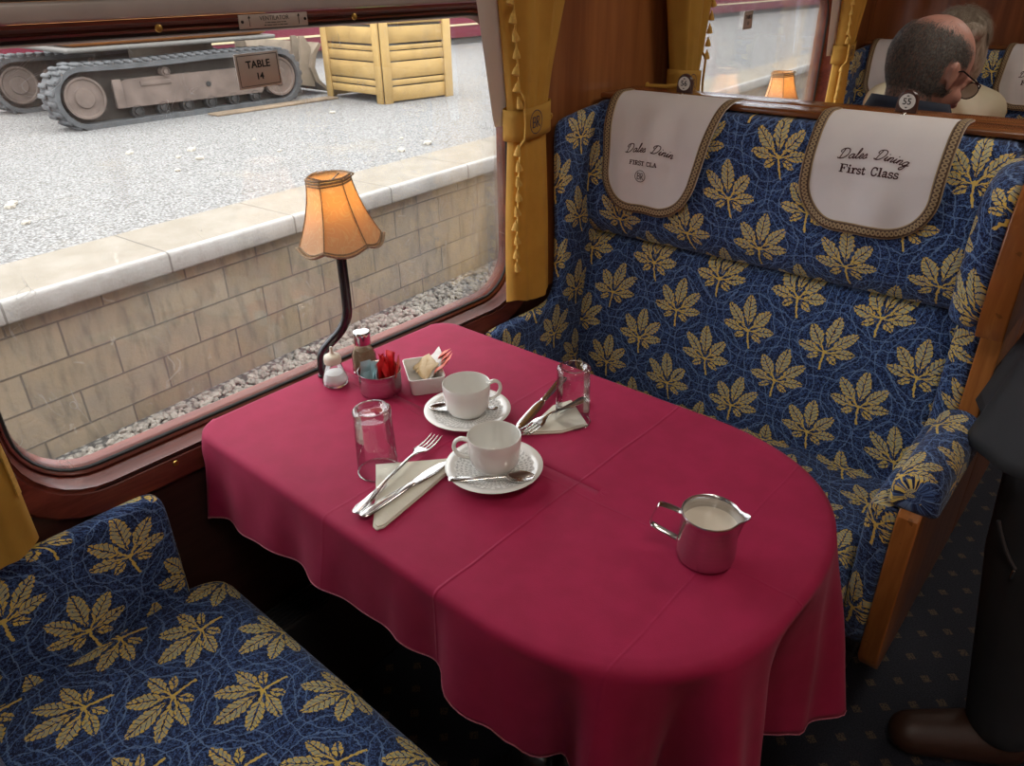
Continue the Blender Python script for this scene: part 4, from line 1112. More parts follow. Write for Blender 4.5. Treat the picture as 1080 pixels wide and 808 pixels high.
    for j in range(nT):
        z = 1.625 - (1.625 - bottom - .10) * j / max(1, nT - 1)
        if bz0 + .0 < z < bz1 + .012: continue
        q = section(z, .5 if edge < 0 else 0.0); ang = rnd.uniform(-.35, .35); b = MB(off)
        x0 = xc + .032; y0 = q.y + edge * rnd.uniform(.000, .008)
        M_ = Matrix.Translation((x0, y0, z)) @ Matrix.Rotation(ang, 4, 'X')
        b.lathe([(0, .004), (.0022, .002), (.0022, -.001), (.0042, -.004), (.0070, -.013), (.0082, -.019), (.006, -.020), (0, -.019)], (0, 0, 0), 9, M_)
        b.build('tassel', tass_m, root)
    return root
curtain('gold tasselled curtain tied back beside the blue seat at far side of the nearest window', 0.515, -1, .742, 1.145, 2)
curtain('gold curtain tail at left edge of the photo, over the near seat', -0.645, 1, .705, 1.145, 5, 0)
curtain('gold curtain at near side of second window, left of seat tag 56', 1.165, 1, .745, 1.155, 8)
curtain('gold curtain with white lining at far side of the second window', 2.335, -1, .745, 1.145, 11)

# ================================================================== SIGNS
plate_m = plain('tan_plastic', (0.43, 0.35, 0.30), 0.35, var=.04)
def sign_table(label, yc, zc, x, text, w=.079, h=.052, tilt=0.02, group=None):
    root = thing('table_number_sign', label, 'sign', (x, yc, zc)); off = Vector((x, yc, zc))
    R = Matrix.Translation((x, yc, zc)) @ Matrix.Rotation(tilt, 4, 'X')
    b = MB(off); b.box((0, 0, 0), (.003, w, h), .0008, 1, R); b.build('plate', plate_m, root)
    b = MB(off)
    for k, t in ((.0035, .0008),):
        for (cy, cz, ly, lz) in ((0, h / 2 - k, w - 2 * k, t), (0, -h / 2 + k, w - 2 * k, t), (w / 2 - k, 0, t, h - 2 * k), (-w / 2 + k, 0, t, h - 2 * k)):
            b.box((.0017, cy, cz), (.0004, ly, lz), 0, 1, R)
    RT = R @ Matrix.Translation((.0019, 0, 0)) @ Matrix(((0, 0, 1, 0), (1, 0, 0, 0), (0, 1, 0, 0), (0, 0, 0, 1)))
    b.bm(text_bm(text[0], .0155, .0002, .0003), RT @ Matrix.Translation((0, .0085, 0)))
    b.bm(text_bm(text[1], .0140, .0002, .0003), RT @ Matrix.Translation((0, -.0095, 0)))
    b.build('lettering', black_ink, root, smooth=False)
    return root
sign_table('small brown TABLE 14 sign stuck on the window glass', -.045, 1.277, -.0065, ('TABLE', '14'))
sign_table('small brown table number sign on the glass of the second window', 1.705, 1.27, -.0065, ('TABLE', '13'), w=.06)
root = thing('ventilator_plate', 'narrow tan plate reading VENTILATOR with two arrows on the rail above the glass', 'sign', (.034, -.028, 1.349)); off = Vector((.034, -.028, 1.349))
b = MB(off); b.box((.033, -.028, 1.349), (.003, .122, .0195), .0006, 1); b.build('plate', plate_m, root)
b = MB(off); RT = Matrix.Translation((.0347, -.028, 1.349)) @ Matrix(((0, 0, 1, 0), (1, 0, 0, 0), (0, 1, 0, 0), (0, 0, 0, 1)))
b.bm(text_bm('VENTILATOR', .0088, .0001, 0), RT @ Matrix.Translation((0, .0035, 0)))
for row, ws in ((-.0025, (1.5, 4, 6, 5, 2, 3)), (-.0060, (3, 6, 5, 2, 4, 5))):   # two lines of print too small to read
    xx = -sum(ws) * .0007 - .002
    for w_ in ws: b.box((.0347, -.028 + xx + w_ * .0007, 1.349 + row), (.0003, w_ * .0014, .0011)); xx += w_ * .0014 + .0014
for sy in (-.044, .044):
    b.box((.0347, -.028 + sy, 1.348), (.0004, .0008, .012)); b.add([(.0349, -.028 + sy - .0025, 1.3535), (.0349, -.028 + sy + .0025, 1.3535), (.0349, -.028 + sy, 1.3575)], [[0, 1, 2]])
b.build('lettering', black_ink, root, smooth=False, fixn=False)
for sy in (-.056, .056):
    b = MB(off); b.lathe([(0, .0012), (.0022, .0006), (.0024, 0)], (0, 0, 0), 10, Matrix.Translation((.0345, -.028 + sy, 1.349)) @ Matrix.Rotation(PI / 2, 4, 'Y')); b.build('screw', black_metal, root)

# ================================================================== TABLE AND CLOTH
TZ = 0.73
def table(yc, label):
    root = thing('dining_table', label, 'table', (0.45, yc, 0)); off = Vector((0.45, yc, 0))
    b = MB(off); P = [(.05, yc - .285), (.66, yc - .285)] + [(.66 + .285 * math.cos(a), yc + .285 * math.sin(a)) for a in [(-PI / 2 + PI * k / 24) for k in range(1, 24)]] + [(.66, yc + .285), (.05, yc + .285)]
    b.soft_prism(P, .700, .7255, .004, 'Z'); b.build('tabletop', mahog, root, sharp=40)
    b = MB(off); b.tube([(.62, yc, .698), (.60, yc, .35), (.60, yc, .012)], .028, 16); b.box((.60, yc, .008), (.22, .26, .014), .005); b.build('pedestal_leg', black_metal, root)
    b = MB(off); b.box((.075, yc, .665), (.05, .46, .06), .006); b.build('wall_bracket', black_metal, root)
    return root
table(0.0, 'round-ended dining table under the crimson cloth in the nearest bay')
table(1.82, 'round-ended dining table of the next bay, hidden behind the seat back')

m, nt, p = new_mat('crimson_cloth')
oc = coord(nt)
sx = nt.nodes.new('ShaderNodeSeparateXYZ'); nt.links.new(oc, sx.inputs[0]); x = X(nt, sx.outputs[0]); y = X(nt, sx.outputs[1]); z = X(nt, sx.outputs[2])
c = mixc(nt, noise_x(nt, oc, 25, 4).sstep(.3, .7), (0.355, 0.012, 0.064), (0.315, 0.010, 0.055)); nt.links.new(c, p.inputs['Base Color'])
setin(p, Roughness=0.72); p.inputs['Specular IOR Level'].default_value = .22; p.inputs['Sheen Weight'].default_value = .10; p.inputs['Sheen Roughness'].default_value = .5
p.inputs['Sheen Tint'].default_value = (1, .55, .65, 1)
wob = (noise_x(nt, oc, 7, 2) - .5) * .010
fA = 1.0 - (x - .172 + wob).abs().sstep(0.0, .0035)          # pressed fold lines (local coordinates)
fB = 1.0 - (y + .022 + wob).abs().sstep(0.0, .003)
fC = 1.0 - (x - .405 + wob).abs().sstep(0.0, .003)
fD = 1.0 - (x + .06 + wob).abs().sstep(0.0, .004)
hh = fA * .9 + fB * .45 + fC * .30 + fD * .3 + noise_x(nt, oc, 5, 3) * 2.2 + noise_x(nt, oc, 900, 1) * .12
nt.links.new(bump(nt, hh, .55, .0022), p.inputs['Normal'])
CLOTH = m
def tablecloth(yc, label):
    root = thing('tablecloth', label, 'tablecloth', (0.45, yc, TZ)); off = Vector((0.45, yc, TZ))
    R = .303; XS, XE = 0.012, .660
    Ls = XE - XS; La = PI * R; TOT = 2 * Ls + La
    def per(s_):
        def corner(x, sg):
            rc = .055; e = rc - (x - XS)
            if e <= 0: return Vector((x, sg * R, 0)), Vector((0, sg, 0))
            e = min(e, rc * .97); dy = math.sqrt(rc * rc - e * e)
            return Vector((x, sg * (R - rc + dy), 0)), Vector((-e / rc, sg * dy / rc, 0))
        if s_ <= Ls: return corner(XS + s_, -1)
        if s_ <= Ls + La:
            a = -PI / 2 + (s_ - Ls) / R; e_ = 2 / 2.5; c_, d_ = abs(math.cos(a)), abs(math.sin(a))
            return Vector((XE + .318 * c_ ** e_, math.copysign(R * d_ ** e_, math.sin(a)), 0)), Vector((c_ ** (2 - e_), math.copysign(d_ ** (2 - e_), math.sin(a)), 0)).normalized()
        return corner(XE - (s_ - Ls - La), 1)
    def lerp_tab(t, tab):
        for (a, va), (b_, vb) in zip(tab, tab[1:]):
            if t <= b_: k = max(0, (t - a) / (b_ - a)); k = k * k * (3 - 2 * k); return va + (vb - va) * k
        return tab[-1][1]
    dropt = [(0, .165), (.10, .150), (.25, .128), (.45, .120), (.60, .122), (.68, .150), (.75, .215), (.82, .275), (.90, .285), (1.0, .32), (Ls + La / 2, .315)]
    def drop(s_):
        t = min(s_, TOT - s_); return lerp_tab(t, dropt)
    def fold(s_):
        ph = (s_ - Ls) / La
        if -.12 < ph < 1.12:
            k = min(1, (ph + .12) / .2, (1.12 - ph) / .2); k = max(0, k)
            return k * (math.copysign(abs(math.sin(ph * 2 * PI * 5.2 + .9 + .9 * math.sin(ph * 5))) ** .75, math.sin(ph * 2 * PI * 5.2 + .9 + .9 * math.sin(ph * 5))) * .8 + .3 * math.sin(ph * 2 * PI * 11.3 + 2))
        return 0.22 * math.sin(s_ * 34 + 1) + .12 * math.sin(s_ * 57)
    NS = 300; NT = 22; ND = 30; re = .011
    def fn(u, v):
        j = int(round(v * (NT + ND))); s_ = TOT * u; P, N = per(s_)
        if j <= NT:
            k = j / NT; med = Vector((min(max(P.x, .02), XE), 0, 0)); q = med + (P - N * re - med) * k
            zz = .0006 * noise.noise(Vector((q.x * 9, q.y * 9, 3)))
            return Vector((q.x, yc + q.y, TZ + zz))
        k = (j - NT) / ND; D = drop(s_); arc = re * PI / 2; d = k * (D + arc * .3)
        if d < arc: a = d / re; return Vector((P.x - N.x * re + N.x * re * math.sin(a), yc + P.y - N.y * re + N.y * re * math.sin(a), TZ - re + re * math.cos(a)))
        h = d - arc; kk = h / .36
        edge_w = min(1, s_ / .1, (TOT - s_) / .1)
        ph = (s_ - Ls) / La
        flare = (.16 - .13 * max(0, min(1, (ph + .1) / .3, (1.1 - ph) / .3))) * h + (fold(s_) - .15) * .080 * kk ** .9
        # crumple hanging cloth a bit
        flare += .0025 * noise.noise(Vector((P.x * 14, P.y * 14, h * 8))) * min(1, h * 20)
        q = P + N * flare
        if P.y > 0 or (q.y > 0): pass
        return Vector((max(q.x, .014 + min(h, .04) * 1.1), yc + q.y, TZ - re - h))
    b = MB(off); b.grid(fn, NS, NT + ND); cl = b.build('cloth', CLOTH, root, fixn=True, sharp=180)
    sm = cl.modifiers.new('t', 'SOLIDIFY'); sm.thickness = .0012; sm.offset = 0
    b = MB(off); pth = [fn(i / NS, 1.0) for i in range(NS + 1)]; b.tube(pth, .0014, 6); b.build('hem_stitching', plain('pink_thread', (.55, .16, .22), .8, scale=400, var=.4), root)
    return root
tablecloth(0.0, 'crimson tablecloth draped over the nearest round-ended table')
tablecloth(1.82, 'crimson tablecloth of the next bay, hidden behind the seat back')
# heater casing along the wall under the table
b = MB(); b.box((.080, 0, .15), (.075, .62, .27), .008)
for k in range(7): b.box((.052 + .010 * k, 0, .286), (.004, .60, .006), .0015)
tag(b.build('heater_casing', plain('heater_black', (.03, .03, .033), .55)), 'black ribbed heater casing along the wall under the table', 'heater')

# ================================================================== TABLEWARE
china = plain('white_china', (.80, .785, .74), .12, var=.02, coat=.6)
glassm = glass_thin('tumbler_glass', (.99, .992, .992), .8, base=.03)
gbase = glass_thin('thick_glass', (.93, .95, .95), 1.5, base=.14)
cut = plain('cutlery_steel', (.66, .65, .63), .16, 1.0, .04)
Z0 = TZ + .0012
def cup(label, x, y, hd, r=.041, h=.060):
    root = thing('teacup', label, 'cup', (x, y, Z0 + .0095), rz=0); off = Vector(root.location)
    zz = Z0 + .0095
    pr = [(0, .004), (.020, .004), (.021, 0), (.0235, 0), (.026, .003), (.0325, .007), (.0372, .016), (.0395, .030), (.0406, .046), (.0412, .0595), (.0405, .0605), (.0395, .0600), (.0390, .046), (.0378, .030), (.0352, .018), (.030, .0105), (.018, .008), (0, .0075)]
    k = r / .0412
    b = MB(off); b.lathe([(a * k, c_ * h / .0605) for a, c_ in pr], (x, y, zz), 56); b.build('bowl', china, root, sharp=60)
    d = Vector(hd).normalized(); q = lambda o_, hh: Vector((x + d.x * o_, y + d.y * o_, zz + hh))
    pth = catmull([q(r - .003, .049), q(r + .009, .052), q(r + .0185, .046), q(r + .0205, .034), q(r + .013, .023), q(r - .0035, .0185)], 6, closed=False)
    b = MB(off); b.tube(pth, [(.0052, .0030)] * len(pth), 10, up=(d.y, -d.x, 0)); b.build('handle', china, root)
    return root
def saucer(label, x, y, r=.075):
    root = thing('saucer', label, 'saucer', (x, y, Z0)); off = Vector(root.location)
    pr = [(0, .0035), (.024, .0035), (.025, 0), (.029, 0), (.031, .004), (.048, .009), (.064, .0145), (r - .001, .0175), (r, .0187), (r - .0012, .0195), (.064, .0172), (.047, .0118), (.034, .0082), (.026, .0075), (0, .0072)]
    b = MB(off); b.lathe(pr, (x, y, Z0), 72); b.build('plate', china, root, sharp=60)
    # paper doily with punched lace edge
    m = _cache.get('doily')
    if not m:
        m, nt, p = new_mat('doily'); uv = coord(nt, 'UV'); s2 = nt.nodes.new('ShaderNodeSeparateXYZ'); nt.links.new(uv, s2.inputs[0])
        a = X(nt, s2.outputs[0]); rr = X(nt, s2.outputs[1])
        g1 = ((a * 44).fract() - .5); g2 = ((rr * 9).fract() - .5); hole = (g1 * g1 + g2 * g2)._m('SQRT').lt(.27) * rr.gt(.42)
        hole = hole.max(noise_x(nt, coord(nt), 420, 1).gt(.60) * rr.gt(.5))
        nt.links.new(mixc(nt, hole, (.84, .83, .80), (.52, .51, .49)), p.inputs['Base Color']); setin(p, Roughness=.9)
        nt.links.new(bump(nt, hole * -1, .8, .0012), p.inputs['Normal']); _cache['doily'] = m
    dd = thing('doily', 'lacy white paper doily under the cup on ' + ('the front saucer' if y < 0 else 'the rear saucer'), 'doily', (x, y, Z0 + .009)); o2 = Vector(dd.location)
    b = MB(o2)
    def zs(r_):
        for (r0, z0), (r1, z1) in zip(pr[9:][::-1], pr[9:][::-1][1:]):
            if r0 <= r_ <= r1: return z0 + (z1 - z0) * (r_ - r0) / (r1 - r0)
        return .02
    def fd(u, v):
        a = 2 * PI * u; r_ = .060 * v * (1 + .03 * math.cos(a * 22) * (v > .95)); return Vector((x + r_ * math.cos(a), y + r_ * math.sin(a), Z0 + zs(r_) + .0007))
    b.grid(fd, 132, 16, lambda u, v: (u, v)); b.build('paper', m, dd)
    return root
cup('white teacup on the rear saucer, handle pointing away', .361, .027, (.45, .9, 0))
saucer('white saucer under the rear teacup', .361, .027)
cup('white teacup on the front saucer, handle pointing toward the fork', .508, -.064, (-.78, -.62, 0))
saucer('white saucer under the front teacup', .510, -.068)

def frame(a, b_, zup=(0, 0, 1)):
    a = Vector(a); b_ = Vector(b_); X_ = (b_ - a).normalized(); Y_ = Vector(zup).cross(X_).normalized(); Z_ = X_.cross(Y_)
    return Matrix(((X_.x, Y_.x, Z_.x, a.x), (X_.y, Y_.y, Z_.y, a.y), (X_.z, Y_.z, Z_.z, a.z), (0, 0, 0, 1))), (b_ - a).length
def ribbon(b, spine, M, seg=10):
    """spine: (x, halfwidth, z, halfthick)"""
    vs = []; n = seg
    for (x_, w, z_, t) in spine:
        for k in range(n):
            a = 2 * PI * k / n; vs.append((x_, w * math.cos(a), z_ + t * math.sin(a)))
    fs = [[i * n + k, i * n + (k + 1) % n, (i + 1) * n + (k + 1) % n, (i + 1) * n + k] for i in range(len(spine) - 1) for k in range(n)]
    fs.append(list(range(n))[::-1]); fs.append([(len(spine) - 1) * n + k for k in range(n)])
    b.add(vs, fs, None, M)
def handle_spine(L, w=.0095, zs=0.0, rise=.0):
    """end of handle at x=0"""
    return [(0, .002, zs, .0006), (.0015, .006, zs, .0012), (.006, w * .95, zs, .0014), (.014, w, zs, .0015), (.030, w * .82, zs + rise * .15, .0014), (.055, w * .55, zs + rise * .4, .0014), (.080, w * .36, zs + rise * .8, .0015), (L, w * .30, zs + rise, .0015)]
def beading(b, L, w, M, zt):
    for sg in (1, -1):
        b.tube([(x_, sg * ww * .86, z_ + zt) for x_, ww, z_, t in [(.004, w * .75, 0, 0), (.014, w, 0, 0), (.030, w * .82, 0, 0), (.055, w * .58, 0, 0), (.078, w * .45, 0, 0)]], .0006, 5, M=M)
def knife(label, a, b_):
    """a handle end, b_ blade tip"""
    M, L = frame(a, b_); root = thing('knife', label, 'knife', a); off = Vector(a); HL = .098
    b = MB(off); ribbon(b, [(0, .0035, .0032, .0012), (.003, .0075, .0032, .0022), (.012, .0088, .0032, .0028), (.04, .0076, .0032, .0027), (.075, .0062, .0032, .0025), (HL - .004, .0056, .0032, .0025), (HL, .0068, .0032, .0028), (HL + .004, .0050, .0030, .0020)], M, 14)
    beading(b, L, .0078, M, .0056); b.build('handle', cut, root)
    b = MB(off); ribbon(b, [(HL + .002, .0045, .0030, .0014), (HL + .010, .0075, .0028, .0008), (HL + .030, .0090, .0028, .0007), (L - .030, .0090, .0028, .0006), (L - .012, .0074, .0028, .0005), (L - .003, .0042, .0028, .0005), (L, .0012, .0028, .0004)], M, 10); b.build('blade', cut, root)
    return root
def fork(label, a, b_, flip=False):
    M, L = frame(a, b_); root = thing('fork', label, 'fork', a); off = Vector(a)
    if flip: M = M @ Matrix.Translation((0, 0, .012)) @ Matrix.Scale(-1, 4, (0, 0, 1)) 
    b = MB(off); hs = handle_spine(L - .082, .0095, .002, .0085); ribbon(b, hs + [(L - .072, .0032, .0100, .0014), (L - .062, .0060, .0092, .0011), (L - .056, .0100, .0082, .0010), (L - .050, .0118, .0068, .0009), (L - .043, .0120, .0055, .0008)], M, 12); beading(b, L, .0095, M, .0034); b.build('handle', cut, root)
    for k in range(4):
        b = MB(off); y_ = (-.0099 + .0066 * k)
        ribbon(b, [(L - .046, .0019, .0058, .0008), (L - .036, .0016, .0040, .0008), (L - .020, .0014, .0032, .0008), (L - .008, .0012, .0045, .0007), (L, .0005, .0066, .0004)], M @ Matrix.Translation((0, y_, 0)), 8); b.build('tine', cut, root)
    return root
def spoon(label, a, b_):
    M, L = frame(a, b_); root = thing('teaspoon', label, 'spoon', a); off = Vector(a)
    b = MB(off); ribbon(b, handle_spine(L - .046, .0068, 0.0005, .0022) + [(L - .040, .0030, .0012, .0011)], M, 12); b.build('handle', cut, root)
    b = MB(off)
    BL = .044; c0 = L - BL
    def fs_(u, v):
        a_ = 2 * PI * u; r_ = v; x_ = c0 + BL / 2 + math.cos(a_) * r_ * BL / 2; w = .0145 * (1 - .12 * math.cos(a_)); y_ = math.sin(a_) * r_ * w
        return Vector((x_, y_, .0005 - .0052 * (1 - r_ ** 2) + .002))
    b.grid(fs_, 32, 8, M=M); o = b.build('bowl', cut, root); s_ = o.modifiers.new('t', 'SOLIDIFY'); s_.thickness = .0009; s_.offset = -1
    return root
nap = plain('cream_napkin', (.72, .685, .57), .9, var=.05, scale=60, bmp=.25, bscale=350)
def napkin(label, poly, seamf=None):
    root = thing('napkin', label, 'napkin', (poly[0][0], poly[0][1], Z0)); off = Vector(root.location)
    b = MB(off); b.soft_prism(poly, Z0, Z0 + .0032, .0014, 'Z', nr=3); b.build('lower_fold', nap, root)
    c = sum((Vector(p) for p in poly), Vector((0, 0))) / len(poly)
    b = MB(off); P2 = [tuple(Vector(p) + (c - Vector(p)) * .05) for p in poly]; b.soft_prism(P2, Z0 + .0034, Z0 + .0052, .0009, 'Z', nr=2); b.build('upper_fold', nap, root)
napkin('folded cream paper napkin under the front knife and fork', [(.352, -.171), (.433, -.080), (.456, -.112), (.480, -.262), (.476, -.273), (.466, -.271), (.405, -.215)])
napkin('folded cream paper napkin partly under the right-hand glass', [(.466, .186), (.538, .137), (.518, .089), (.470, .042), (.452, .150)])
ZN = Z0 + .0054
knife('silver knife lying on the napkin beside the front saucer', (.443, -.272, ZN), (.438, -.098, ZN - .001))
fork('silver fork with tines toward the cups, resting on front napkin', (.430, -.273, ZN), (.370, -.056, ZN - .003))
knife('silver knife beside the right-hand glass, blade toward the cups', (.405, .243, ZN - .003), (.459, .046, ZN))
fork('silver fork under the right-hand glass, tines toward the front cup', (.486, .205, ZN), (.474, .030, ZN - .0005), flip=False)
spoon('silver teaspoon across the front saucer, bowl at right', (.486, -.142, Z0 + .0205), (.578, -.052, Z0 + .0165))
spoon('silver teaspoon on the rear saucer mostly hidden behind its cup', (.402, .060, Z0 + .0185), (.306, -.012, Z0 + .0165))

def tumbler(label, x, y, rt=.0315, rb=.0285, h=.112):
    """stands upside down: thick base on top"""
    root = thing('glass_tumbler', label, 'glass', (x, y, Z0)); off = Vector(root.location)
    b = MB(off)
    b.lathe([(rt - .0006, 0.001), (rt - .0009, .03), (rb, h - .022), (rb - .0006, h - .014)], (x, y, Z0), 56)
    b.lathe([(rb - .0006, h - .014), (rb - .006, h - .0155), (0, h - .0165)], (x, y, Z0), 56)
    b.build('wall', glassm, root, sharp=60)
    b = MB(off); b.lathe([(rb, h - .014), (rb + .0008, h - .011), (rb + .0002, h - .0085), (rb + .0012, h - .006), (rb + .0002, h - .0025), (rb - .003, h), (rb - .0065, h - .0005), (rb - .009, h - .004), (rb - .013, h - .0055), (0, h - .0060)], (x, y, Z0), 56)
    b.build('thick_base', gbase, root, sharp=60)
    b = MB(off); b.lathe([(rt - .0003 + .0011 * math.cos(a * PI / 4), .0011 + .0011 * math.sin(a * PI / 4)) for a in range(8)], (x, y, Z0), 56, closed=True); b.build('rim', gbase, root)
    return root
tumbler('upside-down glass tumbler beside the front napkin, left of the cups', .365, -.176)
tumbler('upside-down glass tumbler on the right, fork handle showing through', .508, .133, .0300, .0275, .106)

# milk jug --------------------------------------------------------------------
jx, jy = .847, -.028
root = thing('milk_jug', 'stainless steel jug of milk at the round end of the table', 'jug', (jx, jy, Z0)); off = Vector(root.location)
sp_dir = math.atan2(.012, 1.0) + .38
def jsc(r, z, a):
    d = (a - sp_dir + PI) % (2 * PI) - PI
    k = max(0, (z - .052) / .022) * math.exp(-(d / .22) ** 2)
    return r + .011 * k, z + .003 * k
brushed, nt, p = new_mat('brushed_steel'); setin(p, Metallic=1.0, Roughness=.26)
nt.links.new(mixc(nt, noise_x(nt, coord(nt, 'Object', scale=(1, 1, 60)), 30, 3).sstep(.3, .7), (.66, .65, .65), (.52, .51, .51)), p.inputs['Base Color'])
b = MB(off); b.lathe([(a_ * .95, c_) for a_, c_ in [(0, .0010), (.034, .0010), (.0375, .0035), (.0392, .010), (.0395, .020), (.0385, .045), (.0372, .064), (.0375, .0690), (.0392, .0715), (.0398, .0735), (.0388, .0750), (.0372, .0740), (.0362, .0700), (.0362, .060), (.0375, .040), (.038, .012), (.034, .005), (0, .005)]], (jx, jy, Z0), 72, scallop=jsc); b.build('body', brushed, root, sharp=60)
b = MB(off); b.lathe([(0, .0560), (.030, .0560), (.0358, .0566)], (jx, jy, Z0), 48); b.build('milk', plain('milk', (.76, .68, .56), .25, var=.02, coat=.3), root)
hd = Vector((-.93, -.36, 0)).normalized(); q = lambda o_, hh: (jx + hd.x * o_, jy + hd.y * o_, Z0 + hh)
pth = catmull([q(.036, .066), q(.050, .0700), q(.0635, .0715), q(.0675, .067), q(.0735, .048), q(.0740, .041), q(.070, .036), q(.052, .028), q(.0385, .0225)], 5, closed=False)
b = MB(off); b.tube(pth, [(.0058, .0011)] * len(pth), 10, up=(hd.y, -hd.x, 0)); b.build('handle', chrome, root, sharp=60)

# sugar pot --------------------------------------------------------------------
px_, py_ = .172, -.008
root = thing('sugar_pot', 'steel pot holding red and pale blue sugar sachets', 'pot', (px_, py_, Z0)); off = Vector(root.location)
b = MB(off); b.lathe([(0, .001), (.034, .001), (.0375, .004), (.0385, .012), (.0385, .034), (.0378, .040), (.0392, .0430), (.0402, .0446), (.0396, .0460), (.0378, .0450), (.0368, .040), (.037, .010), (.033, .005), (0, .005)], (px_, py_, Z0), 60); b.build('body', brushed, root, sharp=60)
def sachet(col, x, y, z, rz, lean, w=.034, h=.050, lean_dir=0.0, label=None, group=None, roll=0.0, th=.0022):
    mt = plain('sachet_' + col, {'red': (.62, .015, .02), 'blue': (.36, .56, .60), 'white': (.80, .78, .74), 'tan': (.58, .42, .21), 'redw': (.85, .20, .13)}[col], .5, var=.06)
    M = Matrix.Translation((x, y, z)) @ Matrix.Rotation(rz, 4, 'Z') @ Matrix.Rotation(lean, 4, 'Y') @ Matrix.Rotation(roll, 4, 'X')
    o = None; b = MB((x, y, z)); n = 8
    def top(u, v, sg):
        yy = (u - .5) * w; zz = v * h; e = min(u, 1 - u) * 2; f = min(1, min(v, 1 - v) * 6)
        return Vector((sg * th * .5 * math.sin(PI * u) * f + .0012 * math.sin(9 * v + x * 900) + .0001 * sg, yy, zz))
    b.grid(lambda u, v: top(u, v, 1), n, n + 4, M=M); b.grid(lambda u, v: top(u, v, -1), n, n + 4, M=M)
    o = b.build('sugar_sachet', mt, sharp=60); o.location = (x, y, z); tag(o, label, 'sachet', group); return o
rnd = random.Random(4)
for k in range(9):
    a_ = -1.3 + .34 * k; q = .006 + .014 * (k % 2)
    sachet('red', px_ + q * math.cos(a_) + .006, py_ + q * math.sin(a_) + .010, Z0 + .012, .93 + rnd.uniform(-.55, .55), rnd.uniform(-.15, .30), .028, .062 + rnd.uniform(-.008, .005), label='red sugar sachet standing in the steel pot', group='red sachets in the steel pot', roll=rnd.uniform(-.35, .25), th=.005)
for k in range(7):
    sachet('blue', px_ - .018 + .0052 * k, py_ - .020 + .0015 * k, Z0 + .014, rnd.choice((.9, -.3)) + rnd.uniform(-.4, .4), rnd.uniform(-.25, .15), .020, .050 + rnd.uniform(-.008, .005), label='pale blue sweetener sachet standing in the steel pot', group='pale blue sachets in the steel pot', roll=rnd.uniform(-.3, .2), th=.005)

# white china sachet bowl -------------------------------------------------------
bx, by, brz = .214, .062, math.atan2(-.052, .079)
root = thing('sachet_dish', 'small white rectangular dish holding white, red and brown sachets', 'dish', (bx, by, Z0), rz=brz)
# built in its own frame: x long, y short
b = MB(); 
def rr(l, w, r, z, n=6):
    P = []
    for cx, cy, a0 in ((l - r, w - r, 0), (-l + r, w - r, PI / 2), (-l + r, -w + r, PI), (l - r, -w + r, 1.5 * PI)):
        for k in range(n + 1): a = a0 + PI / 2 * k / n; P.append((cx + r * math.cos(a), cy + r * math.sin(a), z))
    return P
loops = [(.030, .021, .006, 0.001), (.040, .028, .008, .0), (.0415, .0295, .008, .004), (.046, .033, .008, .032), (.0467, .0337, .008, .0345), (.0452, .0322, .007, .0345), (.0435, .0305, .007, .031), (.0385, .0265, .006, .006), (.028, .019, .005, .005)]
vs = []; n_ = None
for l, w, r, z in loops:
    P = rr(l, w, r, Z0 * 0 + z); n_ = len(P)
    for (x_, y_, z_) in P:
        dip = math.exp(-((x_ - .0) / .014) ** 2) if abs(y_) > w * .8 else 0
        if z_ > .028: z_ -= .013 * dip
        dip2 = math.exp(-((y_) / .010) ** 2) if abs(x_) > l * .9 else 0
        if z_ > .028: z_ -= .012 * dip2
        vs.append((x_, y_, z_))
fs = [[j * n_ + i, j * n_ + (i + 1) % n_, (j + 1) * n_ + (i + 1) % n_, (j + 1) * n_ + i] for j in range(len(loops) - 1) for i in range(n_)]
fs.append(list(range(n_))); fs.append([(len(loops) - 1) * n_ + i for i in range(n_)])
b.add(vs, fs); b.build('body', china, root, sharp=50)
ca, sa = math.cos(brz), math.sin(brz)
def inb(u, v): return bx + u * ca - v * sa, by + u * sa + v * ca
for k in range(6):
    x_, y_ = inb(-.040 + .009 * k, -.014 + .002 * k); sachet('tan', x_, y_, Z0 + .016, .75 + .08 * k, .95 - .02 * k, .028, .040, label='brown sugar sachet lying in the white dish', group='brown sachets in the white dish', roll=-.20, th=.006)
for k in range(4):
    x_, y_ = inb(-.040 + .015 * k, .006); sachet('white', x_, y_, Z0 + .018, .8 + .1 * k, .85, .030, .046, label='white sugar sachet lying in the white dish', group='white sachets in the white dish', roll=-.2, th=.007)
for k in range(3):
    x_, y_ = inb(-.030 + .016 * k, .020); sachet('redw', x_, y_, Z0 + .024, .3 + .12 * k, .80, .034, .046, label='red and white sachet at the back of the white dish', group='red sachets in the white dish', roll=-.15, th=.006)

# salt (glass pourer) ------------------------------------------------------------
sxp, syp = .084, -.045
root = thing('salt_pourer', 'small glass salt pourer with a white spout, beside the lamp', 'salt pot', (sxp, syp, Z0)); off = Vector(root.location)
b = MB(off); b.lathe([(0, .0015), (.020, .0005), (.0235, .004), (.0245, .010), (.0225, .018), (.0175, .032), (.0145, .043), (.0135, .047)], (sxp, syp, Z0), 40); b.build('glass_body', glassm, root)
b = MB(off); b.lathe([(0, .003), (.018, .003), (.0215, .008), (.0215, .013), (.0195, .019), (.0172, .025), (0, .028)], (sxp, syp, Z0), 36); b.build('salt', plain('salt', (.85, .85, .85), .9, var=.03), root)
b = MB(off); b.lathe([(.0145, .0455), (.0155, .046), (.0158, .056), (.0148, .060), (.010, .0625), (.0050, .0635), (.0034, .066), (.0028, .076), (.0022, .078), (0, .078)], (sxp, syp, Z0), 32)
